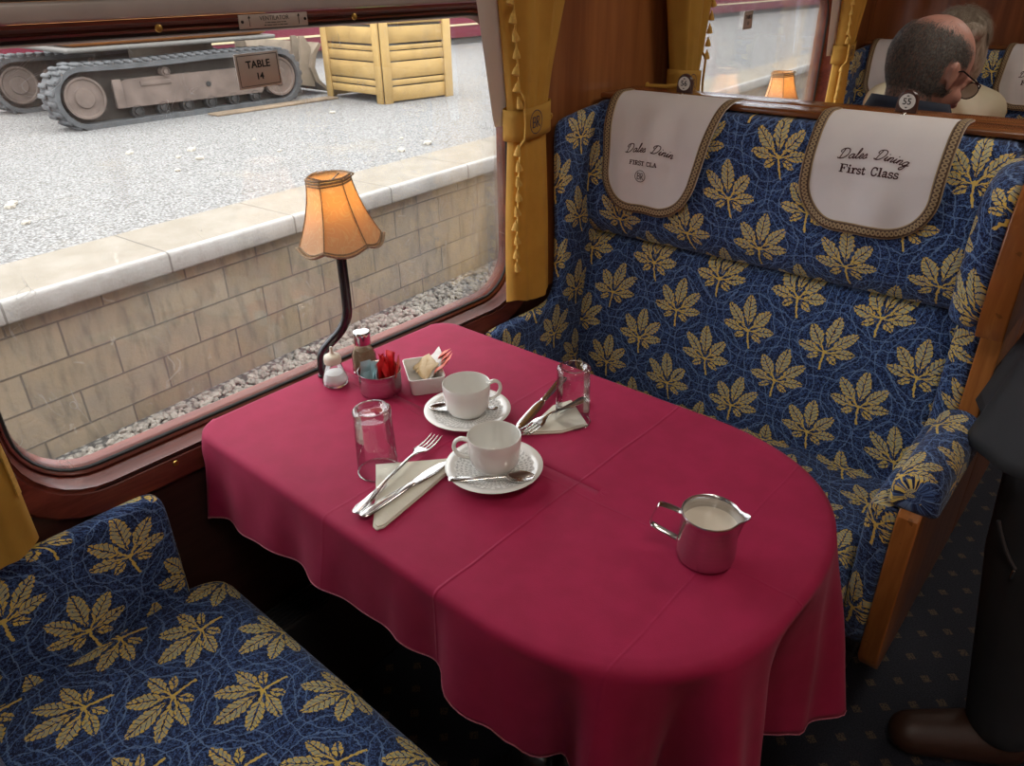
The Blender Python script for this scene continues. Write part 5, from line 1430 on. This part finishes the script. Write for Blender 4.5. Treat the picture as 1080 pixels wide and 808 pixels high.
for k in range(20): a = 2 * PI * k / 20; b.box((0, 0, 0), (.001, .0012, .009), 0, 1, Matrix.Translation((sxp + .0157 * math.cos(a), syp + .0157 * math.sin(a), Z0 + .051)) @ Matrix.Rotation(a, 4, 'Z'))
b.build('white_spout', plain('cream_plastic', (.74, .68, .56), .4, var=.02), root)
# pepper ------------------------------------------------------------------------
ppx, ppy = .090, .022
root = thing('pepper_shaker', 'square glass pepper shaker with a chrome lid, behind the sugar pot', 'pepper pot', (ppx, ppy, Z0)); off = Vector(root.location)
def sq(r, z, a, n=5.0):
    c_, s_ = abs(math.cos(a)), abs(math.sin(a)); k = (c_ ** n + s_ ** n) ** (-1 / n) if z < .055 else 1
    t = min(1, max(0, (z - .042) / .016)); k = 1 + (k - 1) * (1 - t); return r * k, z
b = MB(off); b.lathe([(0, .001), (.0185, .001), (.0195, .004), (.0190, .042), (.0165, .052), (.0140, .060), (.0138, .064)], (ppx, ppy, Z0), 48, scallop=sq); b.build('glass_body', glassm, root)
b = MB(off); b.lathe([(0, .003), (.0168, .003), (.0172, .040), (.0145, .050), (0, .053)], (ppx, ppy, Z0), 40, scallop=sq); b.build('ground_pepper', plain('pepper', (.30, .20, .115), .9, var=.25, scale=300), root)
b = MB(off); b.lathe([(.0145, .062), (.0155, .063), (.0155, .078), (.0165, .0795), (.0165, .084), (.0150, .0875), (.010, .0890), (0, .0895)], (ppx, ppy, Z0), 36); lid = b.build('chrome_lid', chrome, root, sharp=50)
b = MB(off)
for r_, n_ in ((.0035, 5), (.008, 10)):
    for k in range(n_): a = 2 * PI * k / n_; b.lathe([(0, .0004), (.0009, .0004), (.0009, 0)], (ppx + r_ * math.cos(a), ppy + r_ * math.sin(a), Z0 + .0890), 8)
b.build('holes', rubber, lid)

# ================================================================== TABLE LAMPS
sh_m, nt, p = new_mat('lamp_shade_fabric'); oc = coord(nt)
wv = noise_x(nt, oc, 38, 1, .5, 1.6); line = (wv - .5).abs().sstep(0.0, .05)
cc = mixc(nt, line, (.90, .74, .56), (.80, .60, .42)); nt.links.new(cc, p.inputs['Base Color']); setin(p, Roughness=.7)
nt.links.new(bump(nt, line, .4, .0012), p.inputs['Normal'])
tl = nt.nodes.new('ShaderNodeBsdfTranslucent'); nt.links.new(mixc(nt, line, (1.0, .86, .52), (1.0, .76, .40)), tl.inputs[0])
mx_ = nt.nodes.new('ShaderNodeMixShader'); mx_.inputs[0].default_value = .5; nt.links.new(p.outputs[0], mx_.inputs[1]); nt.links.new(tl.outputs[0], mx_.inputs[2]); nt.links.new(mx_.outputs[0], nt.nodes['Material Output'].inputs[0])
lamp_braid = plain('shade_braid', (.50, .35, .22), .8, var=.5, scale=420, bmp=.5, bscale=700)
bulb_m = plain('bulb', (1, .8, .5), .5, emis=(1.0, .62, .25), es=12, var=0)
def table_lamp(label, yc):
    root = thing('table_lamp', label, 'lamp', (.035, yc - .030, TZ)); off = Vector(root.location)
    ax = Vector((.088, yc + .0, 0)); zt, zb = 1.112, .998
    bz = TZ + .003
    pth = catmull([(.040, yc - .040, bz - .0), (.040, yc - .040, bz + .030), (.046, yc - .034, bz + .055), (.072, yc - .012, bz + .092), (.086, yc - .002, bz + .125), (.088, yc, bz + .17), (.088, yc, .98), (.088, yc, 1.04)], 6, closed=False)
    b = MB(off); b.tube(pth, .0092, 14, flat=(1.0, .9)); b.build('stem', black_metal, root)
    b = MB(off); b.lathe([(0, 0), (.011, 0), (.0115, .003), (.010, .006), (0, .007)], (.040, yc - .040, bz - .002), 24); b.build('foot', black_metal, root)
    b = MB(off); b.lathe([(0, 1.02), (.008, 1.02), (.009, 1.045), (.0, 1.046)], (ax.x, ax.y, 0), 16); b.build('lamp_holder', plain('cream_holder', (.6, .5, .35), .5), root)
    b = MB(off); b.lathe([(0, 1.046), (.007, 1.048), (.013, 1.062), (.014, 1.075), (.009, 1.086), (0, 1.090)], (ax.x, ax.y, 0), 16); b.build('bulb', bulb_m, root)
    Np = 6; rt, rb = .0365, .074; Hs = zt - zb
    tilt = Matrix.Translation((ax.x, ax.y, 1.05)) @ Matrix.Rotation(-.06, 4, 'Y') @ Matrix.Rotation(.05, 4, 'X') @ Matrix.Translation((-ax.x, -ax.y, -1.05))
    def shp(u, v, add=0.0):
        a = 2 * PI * u; k = v
        r = rt + (rb - rt) * (k ** 1.75 * .82 + k * .18) + add
        f = (u * Np) % 1.0; chord = math.cos(PI / Np) / math.cos((f - .5) * 2 * PI / Np); r *= (chord * .55 + .45) 
        sc = math.sin(PI * f); z = zt - Hs * k - (.011 * sc * max(0, (k - .75) / .25) - .004 * (1 - sc) * 0)
        r -= .0018 * sc * math.sin(PI * k)
        return Vector((ax.x + r * math.cos(a), ax.y + r * math.sin(a), z))
    b = MB(off); b.grid(lambda u, v: shp(u, v), Np * 10, 22, M=tilt); sh = b.build('shade', sh_m, root, sharp=180)
    sh.modifiers.new('t', 'SOLIDIFY').thickness = .0008
    for k in range(Np):
        b = MB(off); b.tube([shp(k / Np + 1e-4, j / 14, .0008) for j in range(15)], .0009, 6, M=tilt); b.build('seam', lamp_braid, sh)
    b = MB(off); b.tube([shp(i / 96, 1.0, .001) + Vector((0, 0, .002)) for i in range(96)], [(.0018, .0046)] * 96, 8, closed=True, up=(0, 0, 1), M=tilt); b.tube([shp(i / 96, .955, .0012) for i in range(96)], .0014, 6, closed=True, M=tilt); b.build('bottom_braid', lamp_braid, sh)
    b = MB(off); b.tube([shp(i / 96, .0, .001) for i in range(96)], .0018, 8, closed=True, M=tilt); b.tube([shp(i / 96, .045, .001) for i in range(96)], .0018, 8, closed=True, M=tilt); b.tube([shp(i / 96, .085, .001) for i in range(96)], .0015, 8, closed=True, M=tilt)
    for i in range(60): q = shp(i / 60, .0, .002); b.ico((q.x, q.y, q.z + .0015), .0016, 1, M=None)
    b.build('top_braid', lamp_braid, sh)
    b = MB(off)
    for k in range(2): p0, p1 = shp(k / 4 + .06, 0), shp(k / 4 + .56, 0); b.tube([p0 + Vector((0, 0, -.003)), (p0 + p1) / 2 + Vector((0, 0, -.010)), p1 + Vector((0, 0, -.003))], .0011, 6, M=tilt)
    b.build('wire_gimbal', black_metal, sh)
    L = light('lamp_bulb_light', 'POINT', tuple(Vector((ax.x, ax.y, 1.072)) - off), (0, 0, 0), LAMP_W, (1.0, .68, .34), .012); L.parent = root
    return root
LAMP_W = 1.5
table_lamp('lit table lamp with an orange scalloped shade by the nearest window', 0.0)
table_lamp('lit orange-shaded table lamp in the next bay, seen over the seat back', 1.82)

# ================================================================== PEOPLE
def capsule(b, p0, p1, r0, r1, seg=16):
    p0, p1 = Vector(p0), Vector(p1)
    n = 7; rings = []
    d = (p1 - p0); L = d.length; t = d.normalized(); N = t.orthogonal().normalized(); B = t.cross(N)
    for k in range(n): a = -PI / 2 + PI / 2 * k / (n - 1); rings.append((p0 + t * (r0 * math.sin(a)), max(r0 * math.cos(a), 1e-4)))
    for k in range(n): a = PI / 2 * k / (n - 1); rings.append((p1 + t * (r1 * math.sin(a)), max(r1 * math.cos(a), 1e-4)))
    vs = []
    for c, r in rings:
        for k in range(seg): a = 2 * PI * k / seg; vs.append(c + N * math.cos(a) * r + B * math.sin(a) * r)
    fs = [[i * seg + k, i * seg + (k + 1) % seg, (i + 1) * seg + (k + 1) % seg, (i + 1) * seg + k] for i in range(len(rings) - 1) for k in range(seg)]
    fs += [list(range(seg))[::-1], [(len(rings) - 1) * seg + k for k in range(seg)]]
    b.add(vs, fs)
def ell(b, c, r, M=None):
    b.ico(c, 1.0, 3, r, M)
def hand(b, wrist, direction, palm_n, side, curl=.5, sc=1.0):
    """palm with five separate, bent fingers"""
    d = Vector(direction).normalized(); n = Vector(palm_n); n = (n - d * n.dot(d)).normalized(); s_ = d.cross(n) * side
    w = Vector(wrist)
    for k in (-1, 0, 1): capsule(b, w + s_ * k * .018 * sc, w + d * .078 * sc + s_ * k * .026 * sc, .014 * sc, .0135 * sc, 10)
    for i, (off_, L) in enumerate(((.033, .070), (.011, .080), (-.011, .075), (-.032, .058))):
        p = w + d * .084 * sc + s_ * off_ * sc; dd = d.copy()
        for j, fr in enumerate((.42, .33, .25)):
            a = curl * (.5 + .45 * j); dd2 = (dd * math.cos(a) + n * math.sin(a)).normalized()
            q = p + dd2 * L * fr * sc; capsule(b, p, q, (.0092 - .001 * j) * sc, (.0085 - .001 * j) * sc, 8); p = q
            dd = (d * math.cos(curl * (.5 + .45 * j)) + n * math.sin(curl * (.5 + .45 * j)))
    p = w + d * .025 * sc + s_ * .028 * sc; t1 = (d * .55 + s_ * .75 + n * .3).normalized(); q = p + t1 * .040 * sc; capsule(b, p, q, .012 * sc, .0105 * sc, 8)
    capsule(b, q, q + (d * .8 + s_ * .35 + n * .35).normalized() * .034 * sc, .0100 * sc, .0085 * sc, 8)
def head_parts(b, M, neck=True):
    """face along +Y, up +Z, centre of skull at origin; metres"""
    T = lambda v: M @ Vector(v)
    def e(c, r): 
        bm = bmesh.new(); bmesh.ops.create_icosphere(bm, subdivisions=3, radius=1.0)
        for v in bm.verts: v.co = Vector((v.co.x * r[0] + c[0], v.co.y * r[1] + c[1], v.co.z * r[2] + c[2]))
        b.bm(bm, M)
    e((0, -.012, .020), (.077, .094, .090)); e((0, .018, -.030), (.062, .066, .082)); e((0, .052, -.088), (.030, .026, .022)); e((0, .03, -.07), (.048, .048, .038))
    e((0, .078, .012), (.050, .016, .013)); e((0, .098, -.022), (.0105, .014, .022)); e((0, .108, -.036), (.014, .012, .010)); e((0, .079, -.062), (.024, .013, .0055)); e((0, .078, -.072), (.021, .012, .006))
    for sx_ in (1, -1):
        e((sx_ * .031, .074, -.004), (.013, .010, .009)); e((sx_ * .038, .060, -.032), (.020, .020, .020))
        for c, r in (((sx_ * .079, -.004, -.006), (.006, .014, .025)), ((sx_ * .082, -.014, .008), (.006, .009, .014)), ((sx_ * .078, .000, -.028), (.005, .008, .010))): e(c, r)
    if neck: capsule(b, T((0, -.030, -.05)), T((0, -.045, -.16)), .056, .062)
def remesh(o, size=.005, smooth=4, f=.5):
    r = o.modifiers.new('r', 'REMESH'); r.mode = 'VOXEL'; r.voxel_size = size; r.use_smooth_shade = True
    s_ = o.modifiers.new('s', 'SMOOTH'); s_.iterations = smooth; s_.factor = f
skin = plain('skin', (.50, .245, .185), .5, var=.14, scale=18); skin2 = plain('fair_skin', (.60, .37, .29), .5, var=.1, scale=18)
navy_c = plain('navy_shirt', (.014, .020, .040), .85, var=.2); cream_c = plain('cream_jacket', (.66, .585, .40), .65, var=.08, scale=9, bmp=.3, bscale=25)
black_t = plain('black_trousers', (.026, .027, .031), .75, var=.2, scale=8, bmp=.3, bscale=14)
black_j = plain('black_jacket', (.028, .029, .033), .7, var=.2, scale=8, bmp=.3, bscale=12)
denim = plain('dark_trousers', (.03, .035, .05), .8)
def hair_strands(b, M, centre, dirs, L, w, lift, rnd, down=(0, 0, -1), rfun=None):
    for d in dirs:
        p = rfun(d); n = d.normalized(); dn = Vector(down) + Vector((rnd.uniform(-.4, .4), rnd.uniform(-.4, .4), rnd.uniform(-.3, .3)))
        t = (dn - n * dn.dot(n)).normalized(); s_ = n.cross(t) * w
        l = L * rnd.uniform(.6, 1.2)
        p0 = p + n * .0005; p1 = p + t * l * .5 + n * lift * .7; p2 = p + t * l + n * lift * .6
        b.add([p0 - s_, p0 + s_, p1 + s_ * .7, p1 - s_ * .7, p2], [[0, 1, 2, 3], [3, 2, 4]], None, M)
# ---- balding man, back of the head toward us, looking to his right-down
Mh = Matrix.Translation((.672, 1.215, 1.205)) @ Matrix.Rotation(math.radians(-34), 4, 'Z') @ Matrix.Rotation(math.radians(-24), 4, 'X')
man = thing('person', 'balding man in glasses and navy shirt, seated with his back to us', 'person', (.66, 1.28, .46)); off = Vector(man.location)
b = MB(off); head_parts(b, Mh, False)
capsule(b, Mh @ Vector((0, -.022, -.035)), (.655, 1.168, 1.07), .053, .054); capsule(b, (.655, 1.168, 1.07), (.645, 1.165, .97), .054, .07)
for sx_ in (-1, 1):
    sh_ = Vector((.645 + sx_ * .165, 1.165, .985)); el = Vector((.645 + sx_ * .215, 1.24, .745)); wr = Vector((.645 + sx_ * .13, 1.44, .760))
    capsule(b, (.645, 1.16, .99), sh_, .06, .055); capsule(b, sh_, el, .046, .038); capsule(b, el, wr, .036, .026); hand(b, wr, (-sx_ * .25, 1, -.02), (0, 0, -1), sx_, .55)
    capsule(b, (.645 + sx_ * .09, 1.20, .54), (.645 + sx_ * .11, 1.62, .545), .072, .052); capsule(b, (.645 + sx_ * .11, 1.62, .53), (.645 + sx_ * .11, 1.64, .10), .050, .036); capsule(b, (.645 + sx_ * .11, 1.63, .07), (.645 + sx_ * .12, 1.76, .055), .038, .034)
capsule(b, (.645, 1.17, .93), (.645, 1.21, .56), .105, .110)
body = b.build('body', skin, man); remesh(body)
b = MB(off)
for z0 in (0,):
    capsule(b, (.645, 1.172, .94), (.645, 1.21, .57), .125, .130)
    for sx_ in (-1, 1):
        sh_ = Vector((.645 + sx_ * .165, 1.168, .975)); el = Vector((.645 + sx_ * .215, 1.24, .745)); wr = Vector((.645 + sx_ * .165, 1.36, .755))
        capsule(b, (.655 + sx_ * .03, 1.165, 1.035), sh_ + Vector((0, 0, .02)), .066, .072); capsule(b, sh_, el, .066, .052); capsule(b, el, wr, .050, .040)
sh1 = b.build('navy_shirt', navy_c, man); remesh(sh1, .008)
b = MB(off)
def col_(u, v):
    a = 2 * PI * u; r = .074 + .020 * (1 - v); return Vector((.660 + r * 1.10 * math.cos(a), 1.160 + r * math.sin(a), 1.098 + .052 * v + .012 * math.sin(a + 3.6)))
b.grid(col_, 40, 4); cl_ = b.build('collar', navy_c, man); cl_.modifiers.new('t', 'SOLIDIFY').thickness = .004
b = MB(off)
for sx_ in (-1, 1): capsule(b, (.645 + sx_ * .09, 1.20, .555), (.645 + sx_ * .11, 1.62, .55), .088, .066); capsule(b, (.645 + sx_ * .11, 1.62, .53), (.645 + sx_ * .11, 1.64, .11), .064, .050)
tr = b.build('trousers', denim, man); remesh(tr, .01)
b = MB(off)
for sx_ in (-1, 1): capsule(b, (.645 + sx_ * .11, 1.62, .045), (.645 + sx_ * .12, 1.76, .040), .044, .040)
remesh(b.build('shoes', black_metal, man), .008)
hair_m, nt, p = new_mat('dark_grey_hair'); nt.links.new(mixc(nt, noise_x(nt, coord(nt), 220, 2).sstep(.35, .65), (.075, .062, .054), (.19, .165, .145)), p.inputs['Base Color']); setin(p, Roughness=.7)
def skull(d):
    d = d.normalized(); r1 = 1 / math.sqrt((d.x / .079) ** 2 + (d.y / .096) ** 2 + (d.z / .092) ** 2)
    q = d * r1 + Vector((0, -.012, .020))
    if d.z < -.1: k = min(1, (-.1 - d.z) / .5); q = q * 1.0 + Vector((0, .0 + .01 * k, -.012 * k))
    return q
rnd = random.Random(21); dirs = []
while len(dirs) < 7500:
    d = Vector((rnd.gauss(0, 1), rnd.gauss(0, 1), rnd.gauss(0, 1))).normalized()
    if d.z < -.9 or (d.z < -.6 and (d.y > -.15 or rnd.random() < .55)): continue
    bald = (d - Vector((0, -.10, 1)).normalized()).length            # crown patch
    front = d.y > .45
    side_ok = d.y < .38 and d.z > -.95 + 1.1 * max(0, d.y + .1)
    if not side_ok: continue
    lim = .98 + .10 * math.sin(3 * math.atan2(d.y, d.x))
    if d.y < -.2: lim = .88
    if bald < lim - .12: 
        if rnd.random() > .015: continue
    elif bald < lim + .10 and rnd.random() > (bald - lim + .12) / .22: continue
    if abs(d.x) > .75 and -.45 < d.z < .05 and -.25 < d.y: continue      # round the ears
    dirs.append(d)
b = MB(off); hair_strands(b, Mh, None, dirs, .016, .0006, .0035, rnd, rfun=lambda d: skull(d))
na, nb = Mh @ Vector((0, -.022, -.035)), Vector((.655, 1.168, 1.07)); nd_ = (nb - na).normalized()
for _ in range(1500):
    a = rnd.uniform(PI * 1.02, PI * 1.98); t_ = rnd.uniform(0, 1) ** 1.4 * .055; q = na + nd_ * (t_ + .001) + Vector((math.cos(a), math.sin(a), 0)) * .0535
    sd = Vector((-math.sin(a), math.cos(a), 0)) * .0005; l_ = rnd.uniform(.006, .012)
    b.add([q - sd, q + sd, q + nd_ * l_ + Vector((math.cos(a), math.sin(a), 0)) * .001], [[0, 1, 2]])
b.build('hair', hair_m, man, fixn=False, smooth=False)
b = MB(off)
def lens(sx_): return [Mh @ Vector((sx_ * .034 + .024 * math.cos(a * PI / 12) * 1.05, .098 - .004 * 0, -.004 + .018 * math.sin(a * PI / 12))) for a in range(24)]
for sx_ in (1, -1): b.tube(lens(sx_), .0013, 6, closed=True); b.tube([Mh @ Vector(v) for v in ((sx_ * .059, .097, .004), (sx_ * .076, .080, .005), (sx_ * .083, .01, .010), (sx_ * .083, -.015, -.002))], .0018, 6)
b.tube([Mh @ Vector(v) for v in ((-.010, .099, 0), (0, .104, .003), (.010, .099, 0))], .0012, 6)
gf = b.build('glasses', black_metal, man)
b = MB(off)
for sx_ in (1, -1): P = lens(sx_); b.add(P, [list(range(24))])
b.build('lenses', glass_thin('tinted_lens', (.35, .28, .28), 1.0), gf, smooth=False, fixn=False)

# ---- woman opposite, cream jacket, grey-blonde hair
Mw = Matrix.Translation((.455, 2.36, 1.165)) @ Matrix.Rotation(math.radians(188), 4, 'Z') @ Matrix.Rotation(math.radians(-10), 4, 'X')
wom = thing('person', 'woman in cream jacket with grey-blonde hair, facing us behind the man', 'person', (.42, 2.32, .46)); off = Vector(wom.location)
b = MB(off); head_parts(b, Mw); capsule(b, (.445, 2.40, 1.06), (.42, 2.42, .93), .05, .075)
capsule(b, (.41, 2.42, .90), (.41, 2.36, .56), .10, .11)
for sx_ in (-1, 1):
    sh_ = Vector((.41 + sx_ * .155, 2.42, .935)); el = Vector((.41 + sx_ * .20, 2.32, .71)); wr = Vector((.41 + sx_ * .10, 2.16, .755))
    capsule(b, (.41, 2.42, .94), sh_, .055, .05); capsule(b, sh_, el, .042, .036); capsule(b, el, wr, .033, .024); hand(b, wr, (-sx_ * .3, -1, .0), (0, 0, -1), -sx_, .5, .92)
    capsule(b, (.41 + sx_ * .08, 2.37, .54), (.41 + sx_ * .10, 1.98, .545), .068, .05); capsule(b, (.41 + sx_ * .10, 1.98, .53), (.41 + sx_ * .10, 1.99, .10), .046, .034); capsule(b, (.41 + sx_ * .1, 2.0, .06), (.41 + sx_ * .1, 1.90, .045), .034, .03)
remesh(b.build('body', skin2, wom))
b = MB(off); capsule(b, (.41, 2.41, .90), (.41, 2.36, .57), .130, .140)
for sx_ in (-1, 1):
    sh_ = Vector((.41 + sx_ * .165, 2.415, .930)); el = Vector((.41 + sx_ * .215, 2.32, .71)); wr = Vector((.41 + sx_ * .13, 2.21, .745))
    capsule(b, (.41 + sx_ * .04, 2.42, 1.01), sh_ + Vector((0, 0, .03)), .068, .075); capsule(b, sh_, el, .074, .060); capsule(b, el, wr, .056, .042)
    capsule(b, (.41 + sx_ * .05, 2.35, 1.0), (.41 + sx_ * .07, 2.30, .93), .030, .022)
capsule(b, (.35, 2.46, 1.03), (.50, 2.46, 1.03), .035, .035)
j_ = b.build('cream_jacket', cream_c, wom); remesh(j_, .008, 3)
b = MB(off)
for sx_ in (-1, 1): capsule(b, (.41 + sx_ * .08, 2.37, .55), (.41 + sx_ * .10, 1.98, .55), .082, .062); capsule(b, (.41 + sx_ * .10, 1.98, .53), (.41 + sx_ * .10, 1.99, .12), .058, .044)
remesh(b.build('trousers', denim, wom), .01)
b = MB(off)
for sx_ in (-1, 1): capsule(b, (.41 + sx_ * .1, 2.0, .044), (.41 + sx_ * .1, 1.89, .040), .042, .038)
remesh(b.build('shoes', black_metal, wom), .008)
hm2, nt, p = new_mat('grey_blonde_hair'); nt.links.new(mixc(nt, noise_x(nt, coord(nt, 'Object', scale=(1, 1, .15)), 120, 3).sstep(.35, .65), (.27, .21, .15), (.46, .38, .29)), p.inputs['Base Color']); setin(p, Roughness=.55)
b = MB(off)
def hd_(c, r):
    bm = bmesh.new(); bmesh.ops.create_icosphere(bm, subdivisions=3, radius=1.0)
    for v in bm.verts: v.co = Vector((v.co.x * r[0] + c[0], v.co.y * r[1] + c[1], v.co.z * r[2] + c[2]))
    b.bm(bm, Mw)
hd_((0, -.024, .030), (.090, .098, .092)); hd_((.068, -.018, -.035), (.030, .056, .085)); hd_((-.068, -.018, -.035), (.030, .056, .085)); hd_((0, -.06, -.05), (.075, .055, .09)); hd_((.035, .050, .062), (.050, .035, .030)); hd_((-.035, .050, .062), (.048, .035, .030))
hb = b.build('hair', hm2, wom); remesh(hb, .005, 3)
rnd = random.Random(5); dirs = []
while len(dirs) < 2500:
    d = Vector((rnd.gauss(0, 1), rnd.gauss(0, 1), rnd.gauss(0, 1))).normalized()
    if d.z < -.5 or (d.y > .3 and d.z < .5): continue
    dirs.append(d)
b = MB(off); hair_strands(b, Mw, None, dirs, .05, .0008, .006, rnd, rfun=lambda d: Vector((d.x * .091, d.y * .099 - .024, d.z * .093 + .03))); b.build('hair_strands', hm2, hb, fixn=False, smooth=False)

# ---- person standing in the gangway at the right edge (black trousers and jacket)
sp_ = thing('person', 'person in black jacket and trousers standing in gangway at right edge', 'person', (1.36, .66, 0)); off = Vector(sp_.location)
cx_, cy_ = 1.300, .67
b = MB(off)
Ms = Matrix.Translation((cx_ + .02, cy_ + .0, 1.66)) @ Matrix.Rotation(math.radians(150), 4, 'Z')
head_parts(b, Ms); capsule(b, (cx_ + .02, cy_ + .02, 1.55), (cx_, cy_, 1.38), .055, .09); capsule(b, (cx_, cy_, 1.36), (cx_, cy_, 1.0), .12, .12)
LEGS = [((cx_ - .115, cy_ - .05), (1.228, .60), 1), ((cx_ + .09, cy_ + .03), (1.47, .74), -1)]
for (hx, hy), (fx, fy), sd in LEGS:
    capsule(b, (hx, hy, .90), ((hx + fx) / 2 - .02, (hy + fy) / 2 - .02, .50), .085, .058); capsule(b, ((hx + fx) / 2 - .02, (hy + fy) / 2 - .02, .50), (fx, fy, .10), .056, .038); capsule(b, (fx, fy, .06), (fx - .05, fy - .035, .045), .032, .028)
for sx_ in (-1, 1):
    sh_ = Vector((cx_ + sx_ * .17, cy_ + sx_ * .02, 1.39)); el = Vector((cx_ + sx_ * .19, cy_ - .03, 1.13)); wr = Vector((cx_ + sx_ * .10 + .03, cy_ - .22, 1.22))
    capsule(b, (cx_, cy_, 1.40), sh_, .06, .055); capsule(b, sh_, el, .046, .038); capsule(b, el, wr, .036, .026); hand(b, wr, (-.35 * sx_, -.7, .35), (-sx_, 0, 0), sx_, .5)
remesh(b.build('body', skin2, sp_))
b = MB(off)
for (hx, hy), (fx, fy), sd in LEGS:
    kx, ky = (hx + fx) / 2 - .02, (hy + fy) / 2 - .02
    capsule(b, (hx, hy, .90), (kx, ky, .50), .118, .086); capsule(b, (kx, ky, .52), (fx, fy, .12), .088, .066)
tb_ = b.build('trousers', black_t, sp_); remesh(tb_, .009, 2)
# zipped thigh pocket
hx, hy = LEGS[0][0]
b = MB(off); pz = [Vector((1.112 + .045 * k, .535 - .012 * k * 0 - .0 + .002 * k, .60 - .11 * k + .03 * k * k)) for k in (0, .25, .5, .75, 1.0)]
b.tube([p_ + Vector((0, -.030, 0)) for p_ in pz], .0035, 6); b.build('pocket_seam', plain('black_seam', (.05, .05, .055), .5), tb_)
b = MB(off); b.box((pz[-1].x, pz[-1].y - .036, pz[-1].z - .008), (.005, .003, .018), .001); b.build('zip_pull', chrome, tb_)
b = MB(off)
capsule(b, (cx_, cy_, 1.34), (cx_ - .02, cy_, .93), .155, .165)
for sx_ in (-1, 1):
    sh_ = Vector((cx_ + sx_ * .17, cy_ + sx_ * .02, 1.38)); el = Vector((cx_ + sx_ * .19, cy_ - .03, 1.13)); wr = Vector((cx_ + sx_ * .11 + .03, cy_ - .19, 1.205))
    capsule(b, (cx_, cy_, 1.40), sh_, .08, .075); capsule(b, sh_, el, .068, .056); capsule(b, el, wr, .054, .046)
jk = b.build('jacket', black_j, sp_); remesh(jk, .01)
b = MB(off)
def skirt(u, v):
    a = 2 * PI * u; r = .170 + .075 * v + .014 * v * math.sin(a * 5 + 1) + .008 * math.sin(a * 11) * v
    z = 1.0 - (.28 + .03 * math.sin(a * 2 + .4)) * v
    return Vector((cx_ - .03 + r * 1.08 * math.cos(a), cy_ + r * .86 * math.sin(a), z))
b.grid(skirt, 90, 14); jt = b.build('jacket_hem', black_j, jk); jt.modifiers.new('t', 'SOLIDIFY').thickness = .006
b = MB(off)
for (hx, hy), (fx, fy), sd in LEGS:
    capsule(b, (fx + .01, fy + .01, .056), (fx - .13, fy - .085, .044), .055, .043)
sh3 = b.build('brown_shoes', plain('brown_leather', (.045, .018, .010), .5), sp_); remesh(sh3, .007)
b = MB(off)
def cp(u, v): a = 2 * PI * u; r_ = math.cos(v * PI / 2); return Ms @ Vector((.088 * r_ * math.cos(a), -.015 + .105 * r_ * math.sin(a), .035 + .085 * math.sin(v * PI / 2)))
b.grid(cp, 32, 10); b.build('hair', hair_m, sp_)
